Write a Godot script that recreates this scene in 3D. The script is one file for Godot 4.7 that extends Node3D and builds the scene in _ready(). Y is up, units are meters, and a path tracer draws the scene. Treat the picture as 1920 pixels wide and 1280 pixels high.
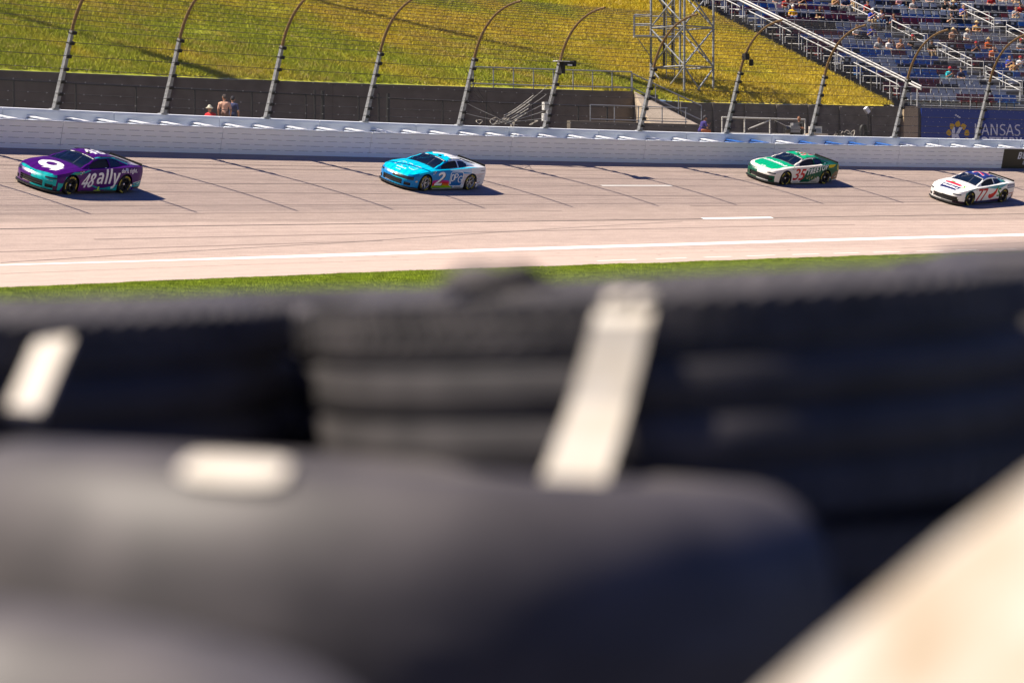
extends Node3D

# ------------------------------------------------------------------ place
# u runs along the outer wall (a gentle curve), v from the wall toward the infield, h is height over the lens
const A0 := 0.73670
const K := 0.0068834
const Z0 := 113.141
const CH := 2.6
const BANK := 0.30
const SUN := Vector3(0.68, -1.0, -0.08)
const VB := 0.60
const RET := -9.0
const HSL := 0.43

var mats := {}
var used := {}
var rng := RandomNumberGenerator.new()
var noise := FastNoiseLite.new()
var noise2 := FastNoiseLite.new()

var shear := 0.0      # the grandstand stands a little askew to the wall
var shift := 0.0

func P(u0: float, v: float, h: float) -> Vector3:
	var u := u0 + shift + shear * (v - RET)
	var a := A0 - K * u
	var x := (sin(A0) - sin(a)) / K + v * sin(a)
	var z := Z0 + (cos(a) - cos(A0)) / K - v * cos(a)
	return Vector3(x, h + CH, -z)

func U(u: float) -> Vector3:
	var a := A0 - K * u
	return Vector3(cos(a), 0, -sin(a))

func V(u: float) -> Vector3:
	var a := A0 - K * u
	return Vector3(sin(a), 0, cos(a))

func frame(u: float, v: float, h: float) -> Transform3D:
	return Transform3D(Basis(U(u), Vector3.UP, V(u)), P(u, v, h))

func track_h(v: float) -> float:
	if v < 13.6:
		return 2.42 - BANK * (v - 0.847)
	return 2.42 - BANK * (13.6 - 0.847) - 0.07 * (v - 13.6)

func ret_h(u: float) -> float:
	if u < 15.2:
		return 6.02 + (u + 21.0) * 0.0115
	return 5.95 + (u - 18.4) * 0.0105

func hill_h(u: float, v: float) -> float:
	var d := RET - v
	var b := 6.02 + (clampf(u, -40, 60) + 21.0) * 0.006
	var t := clampf((u - 13.0) / 5.0, 0, 1)
	b = lerpf(6.02 + (clampf(u, -60, 15) + 21.0) * 0.0115, 5.95 + (u - 18.4) * 0.0105, t)
	var stand := u - 32.2 - 0.17 * (v - RET)
	if stand > 0.0:
		b -= minf(stand * 4.0, 2.2)
	if d < 26.0:
		return b - 0.05 + HSL * d
	return b - 0.05 + HSL * 26.0 + (d - 26.0) * 0.03

# ------------------------------------------------------------------ mesh builder (faces listed counter-clockwise seen from outside)
class G:
	var v := PackedVector3Array()
	var n := PackedVector3Array()
	var t := PackedVector2Array()
	var c := PackedColorArray()
	var col := Color(1, 1, 1)
	func one(p: Vector3, nn: Vector3, uv: Vector2) -> void:
		v.append(p); n.append(nn); t.append(uv); c.append(col)
	func tri(a: Vector3, b: Vector3, d: Vector3) -> void:
		var nn := (b - a).cross(d - a).normalized()
		one(a, nn, Vector2(a.x, a.z)); one(d, nn, Vector2(d.x, d.z)); one(b, nn, Vector2(b.x, b.z))
	func quad(a: Vector3, b: Vector3, d: Vector3, e: Vector3) -> void:
		tri(a, b, d); tri(a, d, e)
	func quv(p: Array, uv: Array) -> void:
		var nn: Vector3 = (p[1] - p[0]).cross(p[2] - p[0])
		if nn.length() < 1e-9:
			nn = (p[2] - p[0]).cross(p[3] - p[0])
		nn = nn.normalized()
		for i in [0, 2, 1, 0, 3, 2]:
			one(p[i], nn, uv[i])
	func qn(p: Array, nn: Array, uv: Array) -> void:
		for i in [0, 2, 1, 0, 3, 2]:
			one(p[i], nn[i], uv[i])
	func box(x: Transform3D, s: Vector3) -> void:
		var h := s * 0.5
		var q := []
		for k in 8:
			q.append(x * Vector3(h.x if k & 1 else -h.x, h.y if k & 2 else -h.y, h.z if k & 4 else -h.z))
		quad(q[4], q[5], q[7], q[6]); quad(q[1], q[0], q[2], q[3])
		quad(q[5], q[1], q[3], q[7]); quad(q[0], q[4], q[6], q[2])
		quad(q[6], q[7], q[3], q[2]); quad(q[0], q[1], q[5], q[4])
	func bx(at: Vector3, s: Vector3) -> void:
		box(Transform3D(Basis(), at), s)
	func hexa(q: Array) -> void:   # 4 bottom points ccw seen from above, then 4 top ones
		quad(q[4], q[5], q[6], q[7]); quad(q[3], q[2], q[1], q[0])
		for i in 4:
			var j := (i + 1) % 4
			quad(q[i], q[j], q[j + 4], q[i + 4])
	func tube(path: Array, r, sides := 6, caps := true) -> void:
		var m := path.size()
		var ref := Vector3.UP
		var d0: Vector3 = (path[1] - path[0]).normalized()
		if absf(d0.dot(ref)) > 0.9:
			ref = Vector3.RIGHT
		var prev := []
		var prevn := []
		for i in m:
			var d: Vector3 = (path[mini(i + 1, m - 1)] - path[maxi(i - 1, 0)]).normalized()
			var e := (ref - d * ref.dot(d)).normalized()
			ref = e
			var f := d.cross(e)
			var rr: float = r if r is float else r[i]
			var ring := []
			var rn := []
			for k in sides:
				var a := TAU * k / sides
				var o := e * cos(a) + f * sin(a)
				rn.append(o); ring.append(path[i] + o * rr)
			if i > 0:
				for k in sides:
					var j := (k + 1) % sides
					qn([prev[k], prev[j], ring[j], ring[k]], [prevn[k], prevn[j], rn[j], rn[k]], [Vector2(k, i), Vector2(k + 1, i), Vector2(k + 1, i + 1), Vector2(k, i + 1)])
			if caps and (i == 0 or i == m - 1):
				for k in range(1, sides - 1):
					if i == 0:
						tri(ring[0], ring[k + 1], ring[k])
					else:
						tri(ring[0], ring[k], ring[k + 1])
			prev = ring; prevn = rn
	func bar(a: Vector3, b: Vector3, r := 0.02, sides := 6) -> void:
		tube([a, b], r, sides)
	func lathe(prof: Array, seg: int, x := Transform3D.IDENTITY, closed := false) -> void:   # prof: Vector2(radius, height) going up the outside
		var m := prof.size()
		var last := m if closed else m - 1
		for i in last:
			var p: Vector2 = prof[i]
			var q: Vector2 = prof[(i + 1) % m]
			var e := q - p
			var pn := Vector2(e.y, -e.x).normalized()
			for k in seg:
				var a := TAU * k / seg
				var b := TAU * (k + 1) / seg
				var da := Vector3(cos(a), 0, -sin(a))
				var db := Vector3(cos(b), 0, -sin(b))
				var na := x.basis * (da * pn.x + Vector3.UP * pn.y)
				var nb := x.basis * (db * pn.x + Vector3.UP * pn.y)
				qn([x * (da * p.x + Vector3.UP * p.y), x * (db * p.x + Vector3.UP * p.y), x * (db * q.x + Vector3.UP * q.y), x * (da * q.x + Vector3.UP * q.y)], [na.normalized(), nb.normalized(), nb.normalized(), na.normalized()], [Vector2(a, p.y), Vector2(b, p.y), Vector2(b, q.y), Vector2(a, q.y)])
	func mesh() -> ArrayMesh:
		var m := ArrayMesh.new()
		if v.is_empty():
			return m
		var a := []
		a.resize(Mesh.ARRAY_MAX)
		a[Mesh.ARRAY_VERTEX] = v; a[Mesh.ARRAY_NORMAL] = n; a[Mesh.ARRAY_TEX_UV] = t; a[Mesh.ARRAY_COLOR] = c
		m.add_surface_from_arrays(Mesh.PRIMITIVE_TRIANGLES, a)
		return m

func smooth_grid(g: G, pts: Array, uvs: Array) -> void:   # pts[i][j]; i to the right, j up when seen from outside
	var ni := pts.size()
	var nj: int = pts[0].size()
	var nn := []
	for i in ni:
		var row := []
		for j in nj:
			var du: Vector3 = pts[mini(i + 1, ni - 1)][j] - pts[maxi(i - 1, 0)][j]
			var dv: Vector3 = pts[i][mini(j + 1, nj - 1)] - pts[i][maxi(j - 1, 0)]
			var q := du.cross(dv)
			row.append(q.normalized() if q.length() > 1e-9 else Vector3.UP)
		nn.append(row)
	for i in ni - 1:
		for j in nj - 1:
			g.qn([pts[i][j], pts[i + 1][j], pts[i + 1][j + 1], pts[i][j + 1]], [nn[i][j], nn[i + 1][j], nn[i + 1][j + 1], nn[i][j + 1]], [uvs[i][j], uvs[i + 1][j], uvs[i + 1][j + 1], uvs[i][j + 1]])

# ------------------------------------------------------------------ nodes
func numbered(called: String) -> String:
	var k: int = used.get(called, 0)
	used[called] = k + 1
	return called if k == 0 else "%s_%03d" % [called, k]

func thing(called: String, label: String, category: String, at := Transform3D.IDENTITY, group := "") -> Node3D:
	var o := Node3D.new()
	o.name = numbered(called)
	add_child(o)
	o.transform = at
	o.set_meta("label", label); o.set_meta("category", category)
	if group != "":
		o.set_meta("group", group)
	return o

func copy(o: Node3D, called: String, label: String, at: Transform3D, group := "") -> Node3D:
	var c: Node3D = o.duplicate()
	c.name = numbered(called)
	add_child(c)
	c.transform = at
	c.set_meta("label", label)
	if group != "":
		c.set_meta("group", group)
	return c

func part(called: String, m, material: Material, parent: Node, at := Transform3D.IDENTITY) -> MeshInstance3D:
	var o := MeshInstance3D.new()
	o.name = called
	o.mesh = m.mesh() if m is G else m
	o.material_override = material
	o.transform = at
	parent.add_child(o, true)
	return o

func solo(called: String, m, material: Material, label: String, category: String, group := "", at := Transform3D.IDENTITY) -> MeshInstance3D:
	var o := part(numbered(called), m, material, self, at)
	o.set_meta("label", label); o.set_meta("category", category)
	if group != "":
		o.set_meta("group", group)
	return o

func struct(called: String, m, material: Material) -> MeshInstance3D:
	var o := part(numbered(called), m, material, self)
	o.set_meta("kind", "structure")
	return o

func mat(r: float, g: float, b: float, rough := 0.8, metal := 0.0, coat := 0.0) -> StandardMaterial3D:
	var key := "%f %f %f %f %f %f" % [r, g, b, rough, metal, coat]
	if mats.has(key):
		return mats[key]
	var m := StandardMaterial3D.new()
	m.albedo_color = Color(r, g, b).linear_to_srgb()
	m.roughness = rough
	m.metallic = metal
	if coat > 0:
		m.clearcoat_enabled = true; m.clearcoat = coat; m.clearcoat_roughness = 0.06
	mats[key] = m
	return m

func vmat(rough := 0.9) -> StandardMaterial3D:
	var key := "v%f" % rough
	if mats.has(key):
		return mats[key]
	var m := StandardMaterial3D.new()
	m.vertex_color_use_as_albedo = true
	m.roughness = rough
	mats[key] = m
	return m

func speckle(lo: Color, hi: Color, freq: float, rough := 0.9, size := 512, scale := 0.5, oct := 4) -> StandardMaterial3D:   # mottled matter, world triplanar
	var nt := NoiseTexture2D.new()
	var f := FastNoiseLite.new()
	f.seed = 7; f.frequency = freq; f.fractal_octaves = oct
	f.noise_type = FastNoiseLite.TYPE_SIMPLEX_SMOOTH
	nt.noise = f; nt.width = size; nt.height = size; nt.seamless = true
	var r := Gradient.new()
	r.set_color(0, lo.linear_to_srgb()); r.set_color(1, hi.linear_to_srgb())
	nt.color_ramp = r
	var m := StandardMaterial3D.new()
	m.albedo_texture = nt
	m.uv1_triplanar = true; m.uv1_world_triplanar = true
	m.uv1_scale = Vector3.ONE * scale
	m.roughness = rough
	return m

func strip(g: G, us: Array, fa: Callable, fb: Callable) -> void:   # a ribbon between two curves, fb on the track side of fa
	for i in us.size() - 1:
		var a0: Vector3 = fa.call(us[i]); var a1: Vector3 = fa.call(us[i + 1])
		var b0: Vector3 = fb.call(us[i]); var b1: Vector3 = fb.call(us[i + 1])
		g.quad(b0, b1, a1, a0)

func span(a: float, b: float, step: float) -> Array:
	var n := maxi(1, int(ceil((b - a) / step)))
	var r := []
	for i in n + 1:
		r.append(a + (b - a) * i / n)
	return r

func extrude_u(g: G, prof: Array, u0: float, u1: float, step := 2.8) -> void:   # prof: (v,h) points, counter-clockwise when looking along +u with v to the left
	var us := span(u0, u1, step)
	var m := prof.size()
	for i in us.size() - 1:
		for k in m:
			var p: Vector2 = prof[k]
			var q: Vector2 = prof[(k + 1) % m]
			g.quad(P(us[i], p.x, p.y), P(us[i + 1], p.x, p.y), P(us[i + 1], q.x, q.y), P(us[i], q.x, q.y))
	for e in 2:
		var uu: float = us[0] if e == 0 else us[-1]
		for k in range(1, m - 1):
			var a := P(uu, prof[0].x, prof[0].y); var b := P(uu, prof[k].x, prof[k].y); var d := P(uu, prof[k + 1].x, prof[k + 1].y)
			if e == 0:
				g.tri(a, b, d)
			else:
				g.tri(a, d, b)

# ------------------------------------------------------------------ lettering
func letters(text: String, bold := true, mono := false) -> PackedVector2Array:   # triangles of the text, height of a capital = 1, left bottom at 0,0
	var tm := TextMesh.new()
	var sf := SystemFont.new()
	sf.font_names = PackedStringArray(["Droid Sans Mono" if mono else "Droid Sans"])
	sf.font_weight = 700 if bold else 400
	tm.font = sf; tm.text = text; tm.font_size = 64; tm.pixel_size = 0.01; tm.depth = 0.0
	tm.horizontal_alignment = HORIZONTAL_ALIGNMENT_LEFT
	var arr := tm.get_mesh_arrays()
	var vs: PackedVector3Array = arr[Mesh.ARRAY_VERTEX]
	var ix: PackedInt32Array = arr[Mesh.ARRAY_INDEX] if arr[Mesh.ARRAY_INDEX] != null else PackedInt32Array()
	if ix.is_empty():
		for i in vs.size():
			ix.append(i)
	var lo := Vector2(1e9, 1e9)
	for q in vs:
		lo.x = minf(lo.x, q.x); lo.y = minf(lo.y, q.y)
	var cap := 64 * 0.01 * 0.714
	var base := TextMesh.new()
	base.font = sf; base.text = "H"; base.font_size = 64; base.pixel_size = 0.01; base.depth = 0.0
	base.horizontal_alignment = HORIZONTAL_ALIGNMENT_LEFT
	var b0 := 1e9
	var b1 := -1e9
	for q in base.get_mesh_arrays()[Mesh.ARRAY_VERTEX]:
		b0 = minf(b0, q.y); b1 = maxf(b1, q.y)
	cap = b1 - b0
	var out := PackedVector2Array()
	for i in ix:
		out.append(Vector2((vs[i].x - lo.x) / cap, (vs[i].y - b0) / cap))
	return out

class Paint:   # flat print: polygons and letters drawn into an image, coordinates in metres, origin at the lower left
	var img: Image
	var s: float
	var w: int
	var h: int
	func _init(wm: float, hm: float, ppm: float, base: Color) -> void:
		s = ppm; w = int(wm * ppm); h = int(hm * ppm)
		img = Image.create(w, h, false, Image.FORMAT_RGB8)
		img.fill(base.linear_to_srgb())
	func poly(pts: Array, c: Color) -> void:
		var cc := c.linear_to_srgb()
		var y0 := 1e9
		var y1 := -1e9
		for p in pts:
			y0 = minf(y0, p.y); y1 = maxf(y1, p.y)
		for r in range(maxi(0, int(h - y1 * s) - 1), mini(h, int(h - y0 * s) + 2)):
			var y := (h - r - 0.5) / s
			var xs := []
			for i in pts.size():
				var a: Vector2 = pts[i]
				var b: Vector2 = pts[(i + 1) % pts.size()]
				if (a.y <= y) != (b.y <= y):
					xs.append(a.x + (b.x - a.x) * (y - a.y) / (b.y - a.y))
			xs.sort()
			for k in range(0, xs.size() - 1, 2):
				var x0 := int(round(xs[k] * s))
				var x1 := int(round(xs[k + 1] * s))
				if x1 > x0:
					img.fill_rect(Rect2i(x0, r, x1 - x0, 1), cc)
	func rect(x0: float, y0: float, x1: float, y1: float, c: Color) -> void:
		poly([Vector2(x0, y0), Vector2(x1, y0), Vector2(x1, y1), Vector2(x0, y1)], c)
	func oval(x: float, y: float, rx: float, ry: float, c: Color, rot := 0.0) -> void:
		var q := []
		for k in 28:
			q.append(Vector2(x, y) + Vector2(cos(TAU * k / 28) * rx, sin(TAU * k / 28) * ry).rotated(rot))
		poly(q, c)
	func rrect(x0: float, y0: float, x1: float, y1: float, r: float, c: Color) -> void:
		var q := []
		for k in 4:
			var cx := x1 - r if k == 0 or k == 3 else x0 + r
			var cy := y1 - r if k < 2 else y0 + r
			for j in 6:
				var a := PI / 2 * (k + j / 5.0)
				q.append(Vector2(cx + r * cos(a), cy + r * sin(a)))
		poly(q, c)
	func text(tris: PackedVector2Array, at: Vector2, ex: Vector2, ey: Vector2, c: Color) -> void:
		for i in range(0, tris.size() - 2, 3):
			var q := []
			for k in 3:
				q.append(at + ex * tris[i + k].x + ey * tris[i + k].y)
			poly(q, c)
	func tex() -> ImageTexture:
		img.generate_mipmaps()
		return ImageTexture.create_from_image(img)

# ------------------------------------------------------------------ ground, track, hill
func grass_mat() -> StandardMaterial3D:
	var m := vmat(0.95)
	return m

func hill_colour(u: float, v: float) -> Color:
	var p := P(u, v, 0)
	var dry := clampf((u + 4.0) / 28.0, 0, 1) * 0.50 + noise.get_noise_2d(p.x * 1.2, p.z * 2.4) * 0.55 + noise2.get_noise_2d(p.x * 1.3 + 50, p.z * 3.0) * 0.28 + 0.12
	dry += clampf((-14.5 - v) / 5.0, 0, 1) * clampf((v + 24.0) / 5.0, 0, 1) * 0.20
	dry = clampf(dry, 0, 1)
	var green := Color(0.335, 0.365, 0.012)
	var gold := Color(0.58, 0.45, 0.032)
	var brown := Color(0.47, 0.34, 0.07)
	var c := green.lerp(gold, smoothstep(0.05, 0.75, dry))
	var bare := noise2.get_noise_2d(p.x * 1.0 - 90, p.z * 3.2) + noise.get_noise_2d(p.x * 0.5 + 31, p.z * 1.3) * 0.8
	c = c.lerp(brown, smoothstep(0.25, 0.7, bare) * 0.6)
	return c

func tuft(blades: int, h: float, spread: float, sd: int, lean: float) -> ArrayMesh:
	var g := G.new()
	var r := RandomNumberGenerator.new()
	r.seed = sd
	for i in blades:
		var a := r.randf() * TAU
		var b := Vector3(r.randf_range(-1, 1), 0, r.randf_range(-1, 1)) * spread
		var w := Vector3(cos(a), 0, sin(a)) * h * 0.09
		var tip := b + Vector3(r.randf_range(-1, 1) * lean, r.randf_range(0.6, 1.0), r.randf_range(-1, 1) * lean) * h
		var s := r.randf_range(0.75, 1.2)
		g.col = Color(s, s, s)
		g.tri(b - w, b + w, tip)
	return g.mesh()

func scatter(called: String, label: String, category: String, m: ArrayMesh, places: Array, cols: Array, sizes: Array) -> void:
	var mm := MultiMesh.new()
	mm.transform_format = MultiMesh.TRANSFORM_3D
	mm.use_colors = true
	mm.mesh = m
	mm.instance_count = places.size()
	for i in places.size():
		var s: float = sizes[i]
		mm.set_instance_transform(i, Transform3D(Basis(Vector3.UP, rng.randf() * TAU).scaled(Vector3(s, s, s)), places[i]))
		mm.set_instance_color(i, cols[i])
	var o := MultiMeshInstance3D.new()
	o.multimesh = mm
	o.material_override = grass_mat()
	o.name = numbered(called)
	add_child(o)
	o.set_meta("kind", "stuff"); o.set_meta("label", label); o.set_meta("category", category)

func grass_edge(u: float) -> float:
	var k := [[-140.0, 21.5], [-46.5, 20.75], [-44.0, 20.3], [-32.2, 19.5], [-10.0, 18.6], [17.0, 16.1], [80.0, 13.8]]
	for i in k.size() - 1:
		if u <= k[i + 1][0]:
			return lerpf(k[i][1], k[i + 1][1], (u - k[i][0]) / (k[i + 1][0] - k[i][0])) + noise.get_noise_1d(u * 5.0) * 0.22
	return 13.8

func infield_h(u: float, v: float) -> float:   # level turf, with a low mound where the tyre barrier stands
	var p := P(u, v, 0)
	var t := clampf((36.0 - Vector2(p.x, p.z).length()) / 28.0, 0, 1)
	return lerpf(track_h(20.0) + 0.015 - 0.35 * smoothstep(22.0, 34.0, v) * (1 - t), -0.44, t * t * (3 - 2 * t))

func build_ground() -> void:
	var g := G.new()
	g.bx(Vector3(0, -1.6, 0), Vector3(3000, 0.2, 3000))
	struct("ground", g, mat(0.10, 0.12, 0.03, 0.95))
	# track: banked asphalt, then the flatter apron
	var us := span(-130, 95, 2.6)
	var vs := [VB - 1.0, 0.9, 2.0, 4.0, 6.0, 8.0, 10.0, 12.0, 13.6, 16.0, 19.0, 24.0]
	g = G.new()
	var pts := []
	var uvs := []
	for u in us:
		var a := []
		var b := []
		for j in vs.size():
			var v: float = vs[vs.size() - 1 - j]
			a.append(P(u, v, track_h(v))); b.append(Vector2(u / 21.0, v / 24.0))
		pts.append(a); uvs.append(b)
	smooth_grid(g, pts, uvs)
	var tm := StandardMaterial3D.new()
	tm.albedo_texture = track_texture()
	tm.roughness = 0.85
	struct("track", g, tm)
	# painted and sealed lines, 4 mm over the asphalt
	var white := mat(0.85, 0.84, 0.80, 0.7)
	var line := func(called: String, k: Array, w: float, m: Material, lift: float):
		var gg := G.new()
		for i in k.size() - 1:
			var n := maxi(1, int(absf(k[i + 1][0] - k[i][0]) / 2.0))
			for j in n:
				var q := []
				for e in [[j, 0.5], [j + 1, 0.5], [j + 1, -0.5], [j, -0.5]]:
					var t: float = float(e[0]) / n
					var uu := lerpf(k[i][0], k[i + 1][0], t)
					var vv := lerpf(k[i][1], k[i + 1][1], t) + float(e[1]) * w
					q.append(P(uu, vv, track_h(vv) + lift))
				gg.quad(q[0], q[1], q[2], q[3])
		struct(called, gg, m)
	line.call("white_line", [[-120, 15.6], [-60, 14.45], [-42.57, 13.98], [-24.18, 13.43], [-2.4, 12.76], [21.97, 11.81], [60, 10.3]], 0.30, white, 0.006)
	var tar := mat(0.06, 0.05, 0.045, 0.8)
	line.call("joint_line", [[-110, 11.3], [-38.27, 10.25], [-22.5, 9.94], [1.4, 9.37], [25.4, 8.57], [60, 7.4]], 0.055, tar, 0.005)
	line.call("joint_line", [[-42, 13.5], [-22.5, 12.08], [1.1, 9.67]], 0.035, mat(0.14, 0.115, 0.10, 0.8), 0.004)
	line.call("joint_line", [[-60, 5.6], [-25.6, 4.96], [-15.8, 4.71], [1.31, 4.48], [18, 4.2], [55, 3.6]], 0.04, mat(0.11, 0.09, 0.08, 0.8), 0.005)
	line.call("joint_line", [[-60, 17.2], [-24, 15.2], [-2.4, 14.5], [22, 12.9]], 0.03, mat(0.2, 0.16, 0.14, 0.8), 0.004)
	var skid := mat(0.235, 0.178, 0.150, 0.8)
	for k in [[-62, 3.2, -8, 2.6, 0.16], [-40, 7.9, 30, 6.4, 0.10], [-30, 6.0, 40, 5.6, 0.14], [-55, 8.9, -5, 8.2, 0.09], [-12, 3.4, 34, 2.9, 0.12], [-35, 11.4, 12, 10.2, 0.08], [-48, 12.6, -20, 11.9, 0.07], [4, 7.4, 42, 6.6, 0.16], [-25, 2.2, 20, 1.9, 0.10]]:
		line.call("skid_mark", [[k[0], k[1]], [(k[0] + k[2]) / 2.0, (k[1] + k[3]) / 2.0 + 0.12], [k[2], k[3]]], k[4], skid, 0.003)
	line.call("lane_dash", [[2.81, 9.28], [7.57, 9.15]], 0.22, white, 0.009)
	line.call("lane_dash", [[1.31, 4.46], [5.9, 4.34]], 0.20, mat(0.56, 0.53, 0.49, 0.8), 0.009)
	for d in [[1120, 1190], [1225, 1280], [1312, 1362], [1390, 1443], [1475, 1525], [1553, 1600], [1627, 1678], [1709, 1760], [1782, 1828], [1857, 1900], [1935, 1980]]:
		var ua: float = -13.31 + (d[0] - 1120) * 0.0405
		var ub: float = -13.31 + (d[1] - 1120) * 0.0405
		line.call("lane_dash", [[ua, 17.06 - (ua + 13.31) * 0.078], [ub, 17.06 - (ub + 13.31) * 0.078]], 0.14, white, 0.006)
	line.call("yellow_line", [[-110, 20.7], [-60, 20.6], [-51.1, 20.5], [-47.4, 20.72]], 0.26, mat(0.78, 0.55, 0.01, 0.7), 0.006)
	# rubber scuffs that cars left on the apron
	var sc := G.new()
	for k in 26:
		var uu := rng.randf_range(-38, 22)
		var vv := rng.randf_range(13.2, 16.0)
		var w := rng.randf_range(0.02, 0.05)
		var lu := rng.randf_range(0.08, 0.25)
		sc.quad(P(uu, vv + w, track_h(vv + w) + 0.005), P(uu + lu, vv + w * 1.4, track_h(vv + w * 1.4) + 0.005), P(uu + lu, vv, track_h(vv) + 0.005), P(uu, vv, track_h(vv) + 0.005))
	struct("rubber_crumbs", sc, mat(0.05, 0.045, 0.04, 0.9)).set_meta("kind", "stuff")
	# infield turf
	g = G.new()
	us = span(-230, 80, 1.6)
	pts = []; uvs = []
	for u in us:
		var a := []
		var b := []
		var e := grass_edge(u)
		for j in 29:
			var v := 0.0
			if j == 28:
				v = e
				a.append(P(u, v, track_h(v) - 0.06))
			else:
				v = lerpf(e + 0.05, 75.0, pow((27 - j) / 27.0, 1.5))
				a.append(P(u, v, maxf(infield_h(u, v), (track_h(v) + 0.02) if j > 22 else -9.0)))
			b.append(Vector2(u, v))
		pts.append(a); uvs.append(b)
	smooth_grid(g, pts, uvs)
	var gm := speckle(Color(0.11, 0.15, 0.008), Color(0.20, 0.26, 0.014), 0.02, 0.95, 512, 0.25)
	struct("infield_turf", g, gm)
	var pl := []
	var cl := []
	var sz := []
	for k in 130000:
		var u := rng.randf_range(-60, 32)
		var v := grass_edge(u) - 0.05 + pow(rng.randf(), 1.5) * 11.0
		pl.append(P(u, v, maxf(infield_h(u, v), track_h(v)) + 0.01))
		var s := rng.randf_range(0.7, 1.25) + noise2.get_noise_2d(u * 3.0, v * 5.0) * 0.5
		cl.append(Color(0.25, 0.325, 0.016) * s)
		sz.append(rng.randf_range(0.6, 1.2))
	scatter("infield_grass", "bright green mown grass along the inner edge of the track", "grass", tuft(9, 0.065, 0.09, 3, 0.7), pl, cl, sz)
	# service road behind the wall, then the hill
	g = G.new()
	extrude_u(g, [Vector2(-0.35, 1.2), Vector2(-0.35, 3.25), Vector2(-9.2, 3.3), Vector2(-9.2, 1.2)], -100, 75)
	struct("service_road", g, speckle(Color(0.13, 0.105, 0.085), Color(0.26, 0.215, 0.17), 0.03))
	g = G.new()
	us = span(-90, 80, 1.4)
	pts = []; uvs = []
	var dv := [-0.1, 0.5, 1.2]
	for j in 34:
		dv.append(2.0 + j * 0.72)
	dv.append_array([28.0, 34.0, 50.0, 80.0])
	for u in us:
		var a := []
		var b := []
		for j in dv.size():
			var v: float = RET - 0.25 - dv[j]
			a.append(P(u, v, hill_h(u, v) + noise2.get_noise_2d(u * 1.5, v * 1.5) * 0.12 * clampf(dv[j], 0, 1)))
			b.append(Vector2(u, v))
		pts.append(a); uvs.append(b)
	var gh := G.new()
	for i in us.size() - 1:
		for j in dv.size() - 1:
			var q := [pts[i][j], pts[i + 1][j], pts[i + 1][j + 1], pts[i][j + 1]]
			var nn: Vector3 = (q[1] - q[0]).cross(q[2] - q[0]).normalized()
			var cc := []
			for w in [[i, j], [i + 1, j], [i + 1, j + 1], [i, j + 1]]:
				cc.append(hill_colour(us[w[0]], RET - 0.25 - dv[w[1]]))
			for w in [0, 2, 1, 0, 3, 2]:
				gh.col = cc[w]
				gh.one(q[w], nn, Vector2.ZERO)
	struct("hill", gh, grass_mat())
	pl = []; cl = []; sz = []
	for k in 170000:
		var u := rng.randf_range(-27, 33.5)
		var d := rng.randf_range(0.0, 16.5)
		var v := RET - 0.3 - d
		if d > 3.0 and u < -22.0 + d * 0.9 - 2.0:
			continue
		if u > 32.0 + 0.17 * (v - RET):
			continue
		pl.append(P(u, v, hill_h(u, v)))
		var c := hill_colour(u + rng.randf_range(-0.3, 0.3), v + rng.randf_range(-0.3, 0.3)) * rng.randf_range(0.75, 1.25)
		if rng.randf() < 0.05:
			c = Color(0.62, 0.50, 0.20)
		cl.append(c)
		sz.append(rng.randf_range(0.6, 1.4))
	scatter("hill_grass", "patchy green and straw coloured grass covering the hillside", "grass", tuft(7, 0.15, 0.13, 5, 0.8), pl, cl, sz)

func track_texture() -> ImageTexture:
	var w := 1024
	var h := 1024
	var data := PackedByteArray()
	data.resize(w * h * 3)
	var f := FastNoiseLite.new()
	f.seed = 21; f.frequency = 1.0; f.fractal_octaves = 1
	var r := RandomNumberGenerator.new()
	r.seed = 5
	var row := PackedFloat32Array()
	row.resize(h)
	for y in h:
		var v := y * 24.0 / h
		var s := f.get_noise_1d(v * 7.0) * 0.09 + f.get_noise_1d(v * 26.0 + 90) * 0.07
		if v < 9.6:
			s -= 0.21 + 0.07 * f.get_noise_1d(v * 60.0)     # rubbered-in racing groove
		if v > 13.4:
			s += 0.08
		row[y] = s
	var i := 0
	for y in h:
		for x in w:
			var ph := TAU * x / w
			var st := f.get_noise_3d(cos(ph) * 2.2, sin(ph) * 2.2, y * 0.09)
			var k := 1.0 + row[y] + st * 0.07 + r.randf_range(-0.13, 0.13)
			if r.randf() < 0.02:
				k += r.randf_range(-0.25, 0.3)
			var c := Color(0.415 * k, 0.318 * k, 0.268 * k).linear_to_srgb()
			data[i] = clampi(int(c.r * 255), 0, 255); data[i + 1] = clampi(int(c.g * 255), 0, 255); data[i + 2] = clampi(int(c.b * 255), 0, 255)
			i += 3
	var img := Image.create_from_data(w, h, false, Image.FORMAT_RGB8, data)
	img.generate_mipmaps()
	return ImageTexture.create_from_image(img)

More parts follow.
